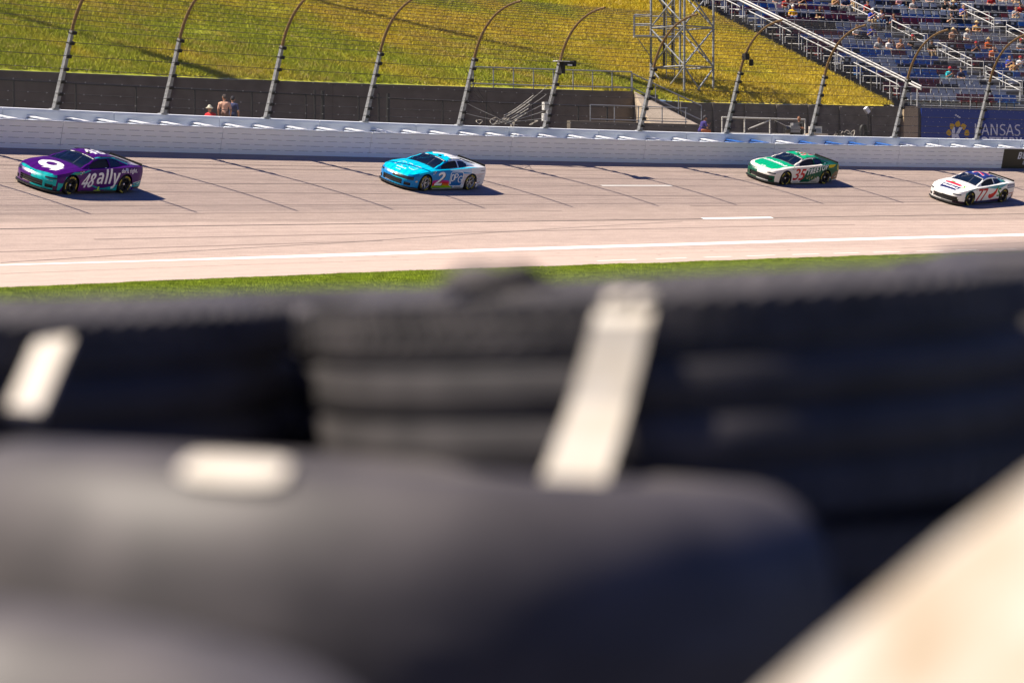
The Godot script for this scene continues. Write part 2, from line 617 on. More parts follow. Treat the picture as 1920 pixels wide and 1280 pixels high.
# ------------------------------------------------------------------ steel and foam barrier, outer wall, catch fence
func build_barrier() -> void:
	var t := thing("crash_barrier", "long white steel tube crash barrier along the outer edge of the track", "barrier")
	var white := mat(0.88, 0.88, 0.90, 0.5)
	var cap := mat(0.84, 0.84, 0.84, 0.45)
	var blue := mat(0.04, 0.16, 0.50, 0.5)
	var dark := mat(0.03, 0.03, 0.035, 0.8)
	var foam := mat(0.62, 0.68, 0.78, 0.8)
	var hb := 2.47
	var ht := 3.50
	var face := func(h: float) -> float: return VB + (h - hb) * 0.24
	for i in range(-6, 9):
		var u0 := -25.69 + i * 8.318 + 0.012
		var u1 := u0 + 8.318 - 0.024
		var sec := Node3D.new()
		sec.name = "section"
		t.add_child(sec, true)
		var g := G.new()
		extrude_u(g, [Vector2(face.call(hb) - 0.03, hb + 0.01), Vector2(face.call(ht) - 0.03, ht - 0.01), Vector2(face.call(ht) - 0.16, ht - 0.01), Vector2(face.call(hb) - 0.16, hb + 0.01)], u0 + 0.01, u1 - 0.01)
		part("backing", g, mat(0.10, 0.10, 0.11, 0.8), sec)
		for k in 5:
			var a := lerpf(hb, ht, k / 5.0) + 0.0045
			var b := lerpf(hb, ht, (k + 1) / 5.0) - 0.0045
			g = G.new()
			extrude_u(g, [Vector2(face.call(a) - 0.018, a), Vector2(face.call(a + 0.012), a + 0.012), Vector2(face.call(b - 0.012), b - 0.012), Vector2(face.call(b) - 0.018, b), Vector2(face.call(b) - 0.2, b), Vector2(face.call(a) - 0.2, a)], u0, u1)
			part("tube", g, white, sec)
		g = G.new()
		for k in range(1, 5):   # stitch welds bridge the joints between the tubes
			var h := lerpf(hb, ht, k / 5.0)
			var u := u0 + 0.15 * (k % 2)
			while u < u1 - 0.3:
				extrude_u(g, [Vector2(face.call(h) - 0.1, h - 0.012), Vector2(face.call(h) - 0.004, h - 0.012), Vector2(face.call(h) - 0.004, h + 0.012), Vector2(face.call(h) - 0.1, h + 0.012)], u, u + 0.24)
				u += 0.78
		var wd := part("welds", g, white, sec)
		wd.set_meta("kind", "stuff")
		g = G.new()
		extrude_u(g, [Vector2(face.call(ht) + 0.012, ht), Vector2(face.call(ht) + 0.012, ht + 0.035), Vector2(face.call(ht) - 0.18, ht + 0.05), Vector2(face.call(ht) - 0.18, ht)], u0, u1)
		part("top_plate", g, cap, sec)
		for k in 5:
			var uc := u0 + 0.75 + k * 1.66 + rng.randf_range(-0.12, 0.12)
			var isblue: bool = i == 5 and k > 0 or i == 4 and k > 2
			g = G.new()
			extrude_u(g, [Vector2(0.62, 2.9), Vector2(0.62, 3.55), Vector2(0.13, 3.62), Vector2(0.13, 2.9)], uc - 0.22, uc + 0.22)
			part("foam_block", g, blue if isblue else foam, sec)
			g = G.new()
			var q := [P(uc - 0.14, 0.13, 3.68), P(uc + 0.12, 0.13, 3.68), P(uc + 0.50, 0.80, 3.56), P(uc + 0.08, 0.80, 3.56)]
			g.hexa([q[3], q[2], q[1], q[0], q[3] + Vector3(0, 0.02, 0), q[2] + Vector3(0, 0.02, 0), q[1] + Vector3(0, 0.05, 0), q[0] + Vector3(0, 0.05, 0)])
			part("strap_plate", g, cap if not isblue else blue, sec)
	# black printed board on the barrier
	var board := thing("beer_board", "black advertising board with white beer lettering on the white barrier", "sign")
	var g := G.new()
	extrude_u(g, [Vector2(face.call(hb) + 0.004, hb - 0.01), Vector2(face.call(ht) + 0.006, ht - 0.015), Vector2(face.call(ht) + 0.0, ht - 0.015), Vector2(face.call(hb) - 0.003, hb - 0.01)], 31.25, 38.2)
	part("panel", g, mat(0.012, 0.012, 0.012, 0.4), board)
	var lay := func(text: String, capm: float, uu: float, h: float, wide: float, shear: float) -> G:
		var gg := G.new()
		var tr := letters(text)
		for i in range(0, tr.size() - 2, 3):
			var q := []
			for k in 3:
				var y := h + tr[i + k].y * capm
				q.append(P(uu + tr[i + k].x * capm * wide + tr[i + k].y * shear, face.call(y) + 0.014, y))
			var nn: Vector3 = V(uu)
			for w in [0, 1, 2]:
				gg.one(q[w], nn, Vector2.ZERO)
		return gg
	part("lettering", lay.call("BUSCH", 0.36, 32.25, 2.98, 0.95, 0.06), mat(0.75, 0.75, 0.75, 0.5), board)
	part("lettering", lay.call("LIGHT", 0.19, 32.65, 2.70, 1.15, 0.03), mat(0.75, 0.75, 0.75, 0.5), board)
	# concrete wall behind it
	var w := thing("concrete_wall", "pale painted concrete wall behind the crash barrier, carrying the catch fence", "wall")
	for i in range(-8, 15):
		var u0 := -28.0 + i * 5.545
		g = G.new()
		extrude_u(g, [Vector2(-0.02, 1.3), Vector2(0.10, 3.90), Vector2(0.08, 3.985), Vector2(0.03, 4.01), Vector2(-0.27, 4.01), Vector2(-0.32, 3.96), Vector2(-0.32, 1.3)], u0 + 0.012, u0 + 5.533)
		part("slab", g, mat(0.70, 0.735, 0.80, 0.7), w)
		g = G.new()
		extrude_u(g, [Vector2(0.02, 2.0), Vector2(0.02, 3.96), Vector2(-0.25, 3.96), Vector2(-0.25, 2.0)], u0 - 0.03, u0 + 0.03)
		part("joint_filler", g, dark, w)

func post_profile(s: float) -> Vector2:   # s in metres from the wall top along the catch fence post, returns (v, h)
	var l1 := 3.08
	if s <= l1:
		return Vector2(0.98, 2.9) * (s / l1) + Vector2(0.0, 4.0)
	var t := clampf((s - l1) / 3.95, 0, 1)
	var p0 := Vector2(0.98, 6.9)
	var p1 := Vector2(1.42, 8.2)
	var p2 := Vector2(2.35, 9.08)
	var p3 := Vector2(3.95, 9.22)
	return p0.bezier_interpolate(p1, p2, p3, t)

func pf(u: float, s: float, out := 0.0) -> Vector3:
	var p := post_profile(s)
	return P(u, p.x + out, p.y)

var post_u := []

func build_fence() -> void:
	var t := thing("catch_fence", "tall catch fence of leaning grey posts with rusty curved arms, cables and wire mesh", "fence")
	var zinc := speckle(Color(0.13, 0.135, 0.15), Color(0.38, 0.39, 0.41), 0.03, 0.55, 256, 0.8)
	var rust := speckle(Color(0.09, 0.048, 0.014), Color(0.30, 0.18, 0.06), 0.03, 0.7, 256, 0.9)
	var black := mat(0.012, 0.011, 0.012, 0.7)
	var steel := mat(0.055, 0.05, 0.048, 0.6, 0.3)
	var bright := mat(0.35, 0.34, 0.32, 0.5, 0.4)
	for i in range(-6, 13):
		var u := -25.36 + i * 5.545
		if i == 5:
			u -= 0.35
		post_u.append(u)
		var g := G.new()
		var fr := frame(u, 0, 4.0)
		var a := pf(u, 0.0)
		var b := pf(u, 3.1)
		var d := (b - a).normalized()
		var side := U(u)
		var outv := side.cross(d)
		# welded box post tapering upward
		var q := []
		for e in [[a, 0.095, 0.09], [b, 0.065, 0.065]]:
			for c in [[1, 1], [1, -1], [-1, -1], [-1, 1]]:
				q.append(e[0] + side * e[1] * -c[0] + outv * e[2] * c[1])
		g.hexa([q[0], q[3], q[2], q[1], q[4], q[7], q[6], q[5]])
		g.box(Transform3D(fr.basis, fr.origin + Vector3(0, 0.03, 0)), Vector3(0.36, 0.04, 0.26))
		var post := part("post", g, zinc, t)
		g = G.new()
		var path := []
		for k in 13:
			path.append(pf(u, 2.98 + k * 0.3375))
		g.tube(path, [0.07, 0.068, 0.066, 0.064, 0.062, 0.06, 0.058, 0.056, 0.055, 0.054, 0.053, 0.052, 0.05], 8)
		part("arm", g, rust, post)
		for s in [0.28, 0.63, 1.11, 1.60, 2.10, 2.62, 3.02]:
			g = G.new()
			var c := pf(u, s)
			g.box(Transform3D(Basis(side, d, outv), c + side * 0.09), Vector3(0.20, 0.12, 0.19))
			g.box(Transform3D(Basis(side, d, outv), c + side * 0.05 - d * 0.03), Vector3(0.24, 0.06, 0.22))
			part("clamp", g, black, post)
	# cables between the posts
	for s in [0.28, 0.63, 1.11, 1.60, 2.10, 2.62]:
		for lane in 1:
			var g := G.new()
			var path := []
			for u in span(-58, 48, 2.7725):
				path.append(pf(u, s + lane * 0.022, 0.11))
			g.tube(path, 0.012, 5, false)
			part("cable", g, steel, t)
	for k in 20:
		var g := G.new()
		var path := []
		for u in span(-58, 48, 2.7725):
			path.append(pf(u, 3.12 + k * 0.196, 0.05))
		g.tube(path, 0.0075 if k % 2 else 0.010, 4, false)
		part("cable", g, steel, t)
	# turnbuckles and clips that catch the light
	var cg := G.new()
	for s in [0.28, 0.63, 1.11, 1.60]:
		for k in 110:
			var u := -50.0 + k * 0.92 + rng.randf_range(-0.1, 0.1)
			cg.bx(pf(u, s, 0.13), Vector3(0.035, 0.035, 0.035))
	part("clips", cg, bright, t).set_meta("kind", "stuff")
	# chain link
	var g := G.new()
	var ss := [0.02, 1.5, 3.08, 3.6, 4.1, 4.6, 5.1, 5.6, 6.2, 7.0]
	for fam in [-1.0, 1.0]:
		var k := 0
		while k < 1060:
			var ub := -56.0 + k * 0.098
			for j in ss.size() - 1:
				var a := pf(ub + fam * ss[j] * 0.9, ss[j], 0.13)
				var b := pf(ub + fam * ss[j + 1] * 0.9, ss[j + 1], 0.13)
				var d := (b - a).normalized()
				var e := d.cross(Vector3.UP).normalized()
				var f := e.cross(d)
				var o := [e * 0.0019, (e * -0.5 + f * 0.866) * 0.0019, (e * -0.5 - f * 0.866) * 0.0019]
				for w in 3:
					var x: Vector3 = o[w]
					var y: Vector3 = o[(w + 1) % 3]
					g.quad(a + x, a + y, b + y, b + x)
			k += 1
	part("wire_mesh", g, mat(0.032, 0.03, 0.027, 0.7), t).set_meta("kind", "stuff")
	# small things fixed to posts
	var cu: float = post_u[11] 
	var cam := thing("fence_camera", "flat black and white camera housing clamped to a fence post", "camera", Transform3D(Basis(U(cu), Vector3.UP, V(cu)), pf(cu, 2.95, 0.12)))
	g = G.new(); g.bx(Vector3(0.30, 0.10, 0.1), Vector3(0.66, 0.17, 0.24)); g.bx(Vector3(0.66, 0.12, 0.1), Vector3(0.14, 0.26, 0.3))
	part("housing", g, black, cam)
	g = G.new(); g.bx(Vector3(-0.05, 0.20, 0.1), Vector3(0.75, 0.035, 0.3)); g.bx(Vector3(0.36, 0.04, 0.222), Vector3(0.28, 0.07, 0.01))
	part("sun_shield", g, mat(0.7, 0.7, 0.7, 0.5), cam)
	g = G.new(); g.bx(Vector3(0.05, -0.1, 0), Vector3(0.2, 0.5, 0.28))
	part("bracket", g, black, cam)
	cu = post_u[13]
	var sp := thing("fence_speaker", "small black loudspeaker hanging from a curved fence arm", "speaker", Transform3D(Basis(U(cu), Vector3.UP, V(cu)), pf(cu, 3.85, 0.1)))
	g = G.new(); g.bx(Vector3(0, 0.02, 0), Vector3(0.26, 0.30, 0.25)); g.bar(Vector3(-0.25, 0.0, 0), Vector3(0.35, -0.05, 0), 0.02)
	part("bracket", g, black, sp)
	g = G.new(); g.lathe([Vector2(0.02, -0.42), Vector2(0.11, -0.40), Vector2(0.11, -0.12), Vector2(0.02, -0.08)], 10, Transform3D(Basis(), Vector3(0.36, 0, 0)))
	part("horn", g, black, sp)
	cu = post_u[11]
	var bxs := thing("junction_box", "pair of white junction boxes strapped low on a fence post", "box", Transform3D(Basis(U(cu), Vector3.UP, V(cu)), pf(cu, 0.75, 0.1)))
	g = G.new(); g.bx(Vector3(-0.28, 0.28, 0), Vector3(0.26, 0.36, 0.18)); part("upper_box", g, mat(0.6, 0.6, 0.58, 0.5), bxs)
	g = G.new(); g.bx(Vector3(-0.33, -0.22, 0), Vector3(0.2, 0.34, 0.18)); part("lower_box", g, mat(0.6, 0.6, 0.58, 0.5), bxs)
	# slack cables of the opened gate bay
	var ua: float = post_u[10]
	var ub: float = post_u[11]
	var slack := thing("slack_cables", "tangle of slack fence cables and wire loops in an open gate bay", "cables")
	var mid := (ua + ub) * 0.5
	for k in 5:
		g = G.new()
		var pth := []
		for j in 9:
			var f := j / 8.0
			pth.append(P(lerpf(ua + 0.1, mid + 0.25 * k - 0.4, f), 0.35 + 0.4 * f * (1 - f), lerpf(6.4 - 0.47 * k, 4.08, pow(f, 0.85))) )
		g.tube(pth, 0.012, 5); part("cable", g, steel if k < 3 else bright, slack)
		g = G.new(); pth = []
		for j in 9:
			var f := j / 8.0
			pth.append(P(lerpf(ub - 0.15, mid - 0.9 + 0.2 * k, f), 0.3 + 0.4 * f * (1 - f), lerpf(5.9 - 0.36 * k, 4.06 + 0.03 * k, pow(f, 0.9))) )
		g.tube(pth, 0.014, 5); part("cable", g, bright, slack)
		g = G.new(); pth = []
		for j in 9:
			var f := j / 8.0
			pth.append(P(lerpf(mid - 0.2, ub - 1.4 + 0.1 * k, f), 0.32, 4.1 + 0.10 * k + (0.55 + 0.1 * k) * pow(f, 1.2)) )
		g.tube(pth, 0.016, 5); part("cable", g, mat(0.5, 0.48, 0.44, 0.5), slack)
	for k in 5:
		g = G.new()
		var pth := []
		var c := P(ua + 1.0 + [0.0, 0.9, 1.5, 2.1, 3.3][k], 0.22, 4.16 + 0.06 * (k % 3))
		for j in 15:
			var a := TAU * j / 14.0
			pth.append(c + U(ua) * cos(a) * (0.15 + 0.07 * (k % 3)) + Vector3(0, sin(a + 0.4 * k) * (0.10 + 0.06 * (k % 2)), 0) + V(ua) * 0.08 * sin(a * 2))
		g.tube(pth, 0.016, 5, false); part("wire_loop", g, mat(0.42, 0.38, 0.32, 0.6), slack)

# ------------------------------------------------------------------ behind the fence
func pipe(called: String, a: Vector3, b: Vector3, r: float, m: Material, parent: Node, sides := 6) -> MeshInstance3D:
	var g := G.new()
	g.bar(a, b, r, sides)
	return part(called, g, m, parent)

func run(called: String, u0: float, u1: float, v: float, hf: Callable, r: float, m: Material, parent: Node) -> void:
	var g := G.new()
	var path := []
	for u in span(u0, u1, 2.5):
		path.append(P(u, v, hf.call(u)))
	g.tube(path, r, 6)
	part(called, g, m, parent)

func build_backdrop() -> void:
	var conc := speckle(Color(0.085, 0.066, 0.050), Color(0.165, 0.132, 0.105), 0.012, 0.9, 512, 0.16, 5)
	var conc2 := speckle(Color(0.095, 0.08, 0.064), Color(0.185, 0.160, 0.130), 0.015, 0.9, 512, 0.2, 5)
	var pale := speckle(Color(0.40, 0.32, 0.235), Color(0.62, 0.51, 0.385), 0.02, 0.9, 512, 0.3)
	var zinc := mat(0.27, 0.28, 0.30, 0.5, 0.35)
	var black := mat(0.010, 0.010, 0.011, 0.6)
	# long wall under the hill
	var w := thing("retaining_wall", "long weathered brown concrete retaining wall at the foot of the grass hill", "wall")
	var u := -66.0
	while u < 14.9:
		var e := minf(u + 9.0, 15.0)
		var g := G.new()
		var h := ret_h((u + e) / 2)
		var us := span(u + 0.01, e - 0.01, 3.0)
		for i in us.size() - 1:
			var q := []
			for hh in [0, 1]:
				for c in [[us[i], RET], [us[i + 1], RET], [us[i + 1], RET - 0.35], [us[i], RET - 0.35]]:
					q.append(P(c[0], c[1], 3.0 if hh == 0 else ret_h(c[0])))
			g.hexa(q)
		part("panel", g, conc, w)
		u += 9.0
	var gg := G.new()
	extrude_u(gg, [Vector2(RET - 0.1, 3.0), Vector2(RET - 0.1, 6.3), Vector2(RET - 0.4, 6.3), Vector2(RET - 0.4, 3.0)], 15.02, 16.6)
	extrude_u(gg, [Vector2(RET - 0.1, 3.0), Vector2(RET - 0.1, 5.98), Vector2(RET - 0.4, 5.98), Vector2(RET - 0.4, 3.0)], 16.6, 17.98)
	part("end_panel", gg, conc2, w)
	var w2 := thing("pilaster_wall", "lower dark concrete wall with slanted ribs between the steel tower and the stand", "wall")
	u = 18.0
	while u < 32.2:
		var e := minf(u + 2.05, 32.2)
		var g := G.new()
		var q := []
		for hh in [0, 1]:
			for c in [[u + 0.008, RET], [e - 0.008, RET], [e - 0.008, RET - 0.35], [u + 0.008, RET - 0.35]]:
				q.append(P(c[0], c[1], 3.0 if hh == 0 else ret_h(c[0])))
		g.hexa(q)
		part("panel", g, conc2, w2)
		g = G.new()
		g.hexa([P(u - 0.09, RET + 0.32, 3.0), P(u + 0.09, RET + 0.32, 3.0), P(u + 0.09, RET + 0.01, 3.0), P(u - 0.09, RET + 0.01, 3.0), P(u - 0.09, RET + 0.08, 5.95), P(u + 0.09, RET + 0.08, 5.95), P(u + 0.09, RET + 0.01, 6.0), P(u - 0.09, RET + 0.01, 6.0)])
		part("rib", g, conc2, w2)
		u += 2.05
	# black pipe fence in front of the long wall
	var bf := thing("black_fence", "black pipe and chain link fence in front of the brown retaining wall", "fence")
	run("top_rail", -60, -2.6, -6.0, func(_x): return 5.43, 0.035, black, bf)
	run("top_rail", -2.2, 11.0, -6.0, func(_x): return 5.43, 0.035, black, bf)
	for q in [-52.0, -49.0, -46.0, -43.0, -40.0, -37.0, -34.0, -31.0, -28.0, -25.0, -22.3, -19.2, -16.1, -13.0, -9.9, -6.9, -3.9, 1.0, 3.6, 6.4, 9.2, 11.0]:
		pipe("post", P(q, -6.0, 3.25), P(q, -6.0, 5.45), 0.04, black, bf)
	for q in [-6.4, -5.95, -2.75, -2.2]:
		pipe("gate_post", P(q, -6.0, 3.25), P(q, -6.0, 5.65), 0.085 if q == -5.95 or q == -2.2 else 0.05, black, bf, 8)
	var mg := G.new()
	for fam in [-1.0, 1.0]:
		for k in 560:
			var ub := -40.0 + k * 0.1
			var a := P(ub, -6.0, 3.3)
			var b := P(ub + fam * 2.1, -6.0, 5.4)
			var s := V(ub) * 0.002
			var o := Vector3(0, 0.002, 0)
			mg.quad(a - o, a + s, b + s, b - o)
			mg.quad(a + s, a + o, b + o, b + s)
	part("wire_mesh", mg, black, bf).set_meta("kind", "stuff")
	# galvanised railing on the wall and down the slope
	var rl := thing("galvanised_railing", "grey pipe railing on top of the retaining wall and down the ramp", "railing")
	for dh in [0.18, 0.56, 1.0]:
		if dh != 0.56:
			run("rail", 5.2, 15.0, RET - 0.15, func(x): return ret_h(x) + dh, 0.032, zinc, rl)
	for k in 9:
		var q := 5.3 + k * 1.21
		pipe("post", P(q, RET - 0.15, ret_h(q)), P(q, RET - 0.15, ret_h(q) + 1.0), 0.03, zinc, rl)
	for dh in [0.25, 1.0]:
		pipe("handrail", P(15.0, RET - 0.1, 6.35 + dh), P(18.6, RET + 0.9, 4.75 + dh), 0.035, zinc, rl)
	for k in 4:
		var f := k / 3.0
		pipe("post", P(15.0 + 3.6 * f, RET - 0.1 + f, 6.35 - 1.6 * f), P(15.0 + 3.6 * f, RET - 0.1 + f, 7.35 - 1.6 * f), 0.028, zinc, rl)
	# sunlit slope paving beside the wall end
	var g := G.new()
	var A := P(15.05, RET + 0.0, 6.43)
	var B := P(13.1, -5.2, 4.62)
	var C := P(18.4, -7.9, 4.72)
	var dn := Vector3(0, -3.2, 0)
	g.tri(B, C, A)
	g.quad(B + dn, C + dn, C, B)
	g.quad(C + dn, A + dn, A, C)
	g.quad(A + dn, B + dn, B, A)
	solo("slope_paving", g, pale, "sunlit pale concrete slope paving at the end of the brown retaining wall", "slope")
	g = G.new()
	extrude_u(g, [Vector2(-4.4, 3.2), Vector2(-4.4, 4.60), Vector2(-4.65, 4.62), Vector2(-4.65, 3.2)], 7.4, 15.5)
	solo("low_wall", g, conc2, "low brown concrete wall below the sunlit slope paving", "wall")
	# grey chain link panel in front of the long wall
	var lf := thing("service_fence", "grey chain link fence with square bays in front of the wall end", "fence")
	for dh in [4.75, 5.45]:
		run("rail", 9.3, 15.4, -5.2, func(_x): return dh, 0.025, zinc, lf)
	for k in 5:
		pipe("post", P(9.3 + k * 1.5, -5.2, 3.25), P(9.3 + k * 1.5, -5.2, 5.47), 0.028, zinc, lf)
	var pb := thing("pipe_barrier", "white pipe barrier with square frame behind the fence beside the seated man", "barrier")
	var pw := mat(0.55, 0.53, 0.48, 0.5)
	run("top_rail", 15.3, 20.7, -2.4, func(_x): return 4.90, 0.04, pw, pb)
	run("bottom_rail", 15.3, 20.7, -2.4, func(_x): return 4.13, 0.035, pw, pb)
	for q in [15.3, 16.75, 18.4, 20.7]:
		pipe("post", P(q, -2.4, 3.25), P(q, -2.4, 4.92), 0.04, pw, pb)
	pipe("brace", P(17.0, -2.4, 4.35), P(18.3, -2.4, 4.78), 0.035, pw, pb)
	pipe("brace", P(18.7, -2.4, 4.82), P(20.2, -2.4, 4.3), 0.02, pw, pb)
	# portable boxes, cable heap, hanging coil
	var ex := thing("equipment_case", "cream equipment case with a pale lid behind the concrete wall", "case", frame(20.35, -1.1, 3.25))
	g = G.new(); g.bx(Vector3(0, 0.45, 0), Vector3(1.0, 0.9, 0.6)); part("base", g, pale, ex)
	g = G.new(); g.bx(Vector3(-0.1, 1.08, 0), Vector3(0.55, 0.35, 0.4)); part("lid", g, mat(0.55, 0.5, 0.45, 0.5), ex)
	g = G.new(); g.bx(Vector3(-0.1, 1.06, 0.205), Vector3(0.40, 0.22, 0.01)); part("window", g, mat(0.25, 0.25, 0.27, 0.3), ex)
	var hp := thing("cable_heap", "heap of dark and pale cables piled behind the concrete wall", "cables")
	for k in 16:
		var pth := []
		var c := P(21.5 + rng.randf() * 0.9, -1.0 + rng.randf() * 0.3, 3.7 + 0.55 * (k / 16.0))
		var rr := rng.randf_range(0.2, 0.5)
		for j in 13:
			var a := TAU * j / 12.0
			pth.append(c + U(22.0) * cos(a) * rr * 1.3 + Vector3(0, 0.11 * sin(a * 2 + k) + 0.06 * cos(a * 3), 0) + V(22.0) * sin(a) * rr * 0.5)
		g = G.new(); g.tube(pth, 0.022, 5, false)
		part("cable", g, black if k % 3 else mat(0.45, 0.40, 0.34, 0.7), hp)
	g = G.new(); g.bx(Vector3(0, 0.25, 0), Vector3(1.3, 0.55, 0.7)); part("tray", g, black, hp, frame(21.95, -1.0, 3.25))
	var cw := thing("cable_coil", "black coil of cable standing upright on top of the concrete wall", "coil", frame(22.85, -0.42, 3.25))
	g = G.new()
	g.tube([Vector3(0, 0, -0.12), Vector3(0, 1.45, -0.12)], 0.03, 6)
	part("stake", g, black, cw)
	for k in 5:
		var pth := []
		for j in 21:
			var a := TAU * j / 20.0
			pth.append(Vector3(cos(a) * (0.17 + 0.012 * k), 1.02 + sin(a) * (0.34 + 0.01 * k), -0.10 + 0.04 * k))
		g = G.new(); g.tube(pth, 0.03, 6, false); part("turn", g, black, cw)
	var fl := thing("flood_lamp", "small white flood lamp on a thin dark pole by the ribbed wall", "lamp", frame(29.7, -8.5, 3.25))
	g = G.new(); g.bar(Vector3(0, 0, 0), Vector3(0, 2.5, 0), 0.035); part("pole", g, black, fl)
	g = G.new(); g.box(Transform3D(Basis(Vector3(0, 0, 1), 0.7), Vector3(-0.08, 2.55, 0)), Vector3(0.22, 0.34, 0.2)); part("head", g, mat(0.75, 0.75, 0.75, 0.4), fl)

func build_tower() -> void:
	var zinc := speckle(Color(0.14, 0.15, 0.16), Color(0.40, 0.41, 0.43), 0.04, 0.5, 256, 0.7)
	var dark := mat(0.05, 0.048, 0.045, 0.7)
	var o := P(20.2, -11.9, 6.0)
	var t := thing("steel_tower", "galvanised lattice steel tower with crossed braces and a small balcony on the hill foot", "tower", Transform3D(Basis(), o))
	var cs := [Vector3(0.0, 0, 1.72), Vector3(1.68, 0, 0.02), Vector3(0.0, 0, -1.68), Vector3(-1.68, 0, 0.02)]
	var lv := [-0.35, 1.98, 4.10, 6.25, 8.4, 10.6]
	for c in cs:
		pipe("leg", c + Vector3(0, -0.9, 0), c + Vector3(0, 10.7, 0), 0.062, zinc, t, 8)
		var g := G.new(); g.bx(c + Vector3(0, -0.55, 0), Vector3(0.4, 0.5, 0.4)); part("footing", g, speckle(Color(0.2, 0.17, 0.14), Color(0.3, 0.26, 0.22), 0.03), t)
	for i in lv.size():
		for k in 4:
			var a: Vector3 = cs[k]
			var b: Vector3 = cs[(k + 1) % 4]
			if i > 0:
				pipe("girt", a + Vector3(0, lv[i], 0), b + Vector3(0, lv[i], 0), 0.042, zinc, t)
			if i < lv.size() - 1:
				pipe("brace", a + Vector3(0, lv[i] + 0.05, 0), b + Vector3(0, lv[i + 1] - 0.05, 0), 0.05, zinc, t)
				pipe("brace", b + Vector3(0, lv[i] + 0.05, 0), a + Vector3(0, lv[i + 1] - 0.05, 0), 0.05, zinc, t)
	# inner ladder and its guides
	for x in [-0.95, -0.50]:
		pipe("guide", Vector3(x, 2.0, -0.3), Vector3(x, 8.5, -0.3), 0.07, dark, t, 8)
	for x in [-0.85, -0.42]:
		pipe("ladder_rail", Vector3(x, -0.3, 0.1), Vector3(x, 6.0, 0.1), 0.025, zinc, t)
	for k in 20:
		pipe("rung", Vector3(-0.85, -0.1 + k * 0.3, 0.1), Vector3(-0.42, -0.1 + k * 0.3, 0.1), 0.015, zinc, t)
	# balcony
	var g := G.new()
	g.bx(Vector3(-2.15, 3.62, 0.3), Vector3(0.95, 0.10, 1.1)); g.bx(Vector3(-0.95, 3.62, 0.0), Vector3(1.5, 0.08, 0.8))
	part("balcony_floor", g, mat(0.4, 0.4, 0.4, 0.6), t)
	for y in [4.25, 4.75]:
		for q in [[Vector3(-2.6, y, 0.82), Vector3(-1.7, y, 0.82)], [Vector3(-2.6, y, 0.82), Vector3(-2.6, y, -0.2)], [Vector3(-2.6, y, -0.2), Vector3(-0.3, y, -0.4)]]:
			pipe("balcony_rail", q[0], q[1], 0.032, mat(0.45, 0.46, 0.48, 0.5, 0.3), t)
	for q in [Vector3(-2.6, 3.6, 0.82), Vector3(-1.72, 3.6, 0.82), Vector3(-2.6, 3.6, -0.2)]:
		pipe("balcony_post", q, q + Vector3(0, 1.15, 0), 0.032, mat(0.2, 0.2, 0.21, 0.5, 0.3), t)
	pipe("balcony_strut", Vector3(-2.5, 3.58, 0.8), Vector3(-1.6, 2.4, 0.1), 0.025, zinc, t)

func build_banner() -> void:
	var t := thing("lottery_banner", "dark blue banner with white lettering and a yellow petal emblem below the seats", "banner")
	var blue := mat(0.008, 0.036, 0.24, 0.55)
	var g := G.new()
	extrude_u(g, [Vector2(RET + 0.12, 3.4), Vector2(RET + 0.12, 6.02), Vector2(RET + 0.06, 6.02), Vector2(RET + 0.06, 3.4)], 33.5, 47.0)
	part("sheet", g, blue, t)
	var white := mat(0.72, 0.72, 0.74, 0.6)
	var flat := func(tr: PackedVector2Array, s: Vector2, at: Vector2, off: float) -> G:
		var gg := G.new()
		for i in tr.size():
			var uu := at.x + tr[i].x * s.x
			gg.one(P(uu, RET + 0.12 + off, at.y + tr[i].y * s.y), V(uu), Vector2.ZERO)
		return gg
	part("lettering", flat.call(letters("KANSAS", false), Vector2(0.635, 0.64), Vector2(37.05, 4.58), 0.012), white, t)
	part("lettering", flat.call(letters("LOTTERY", true), Vector2(0.56, 0.55), Vector2(37.05, 3.93), 0.012), white, t)
	var fan := func(pts: Array) -> PackedVector2Array:
		var out := PackedVector2Array()
		var ix := Geometry2D.triangulate_polygon(PackedVector2Array(pts))
		for i in range(0, ix.size(), 3):
			out.append(pts[ix[i]]); out.append(pts[ix[i + 2]]); out.append(pts[ix[i + 1]])
		return out
	# emblem: a slanted letter with a ring of yellow petals
	part("emblem_letter", flat.call(letters("K", true), Vector2(0.98, 1.0), Vector2(35.52, 4.02), 0.012), white, t)
	for k in 9:
		var a := deg_to_rad(-62 + k * 38.0)
		var c := Vector2(35.92 + cos(a) * 0.62, 4.52 + sin(a) * 0.66)
		var q := []
		for j in 7:
			var b := TAU * j / 7.0 + k
			q.append(c + Vector2(cos(b), sin(b)) * (0.16 if j % 2 else 0.20))
		part("petal", flat.call(fan.call(q), Vector2.ONE, Vector2.ZERO, 0.012), mat(0.62, 0.36, 0.01, 0.6), t)
	for k in 3:
		var q := []
		for j in 8:
			q.append(Vector2(35.78 + k * 0.12, 5.68 - k * 0.065) + Vector2(cos(TAU * j / 8.0) * 0.07, sin(TAU * j / 8.0) * 0.05))
		part("emblem_dot", flat.call(fan.call(q), Vector2.ONE, Vector2.ZERO, 0.012), white, t)
	# grommets along the sheet
	for r in 4:
		for k in 22:
			var q := []
			for j in 6:
				q.append(Vector2(33.75 + k * 0.42 + 0.1 * (r % 2), 5.9 - r * 0.62) + Vector2(cos(TAU * j / 6.0), sin(TAU * j / 6.0)) * 0.022)
			part("grommet", flat.call(fan.call(q), Vector2.ONE, Vector2.ZERO, 0.012), mat(0.30, 0.31, 0.38, 0.5), t)

const SV := -10.3
const SR := 0.76
const SH := 0.32
const S0 := 6.15

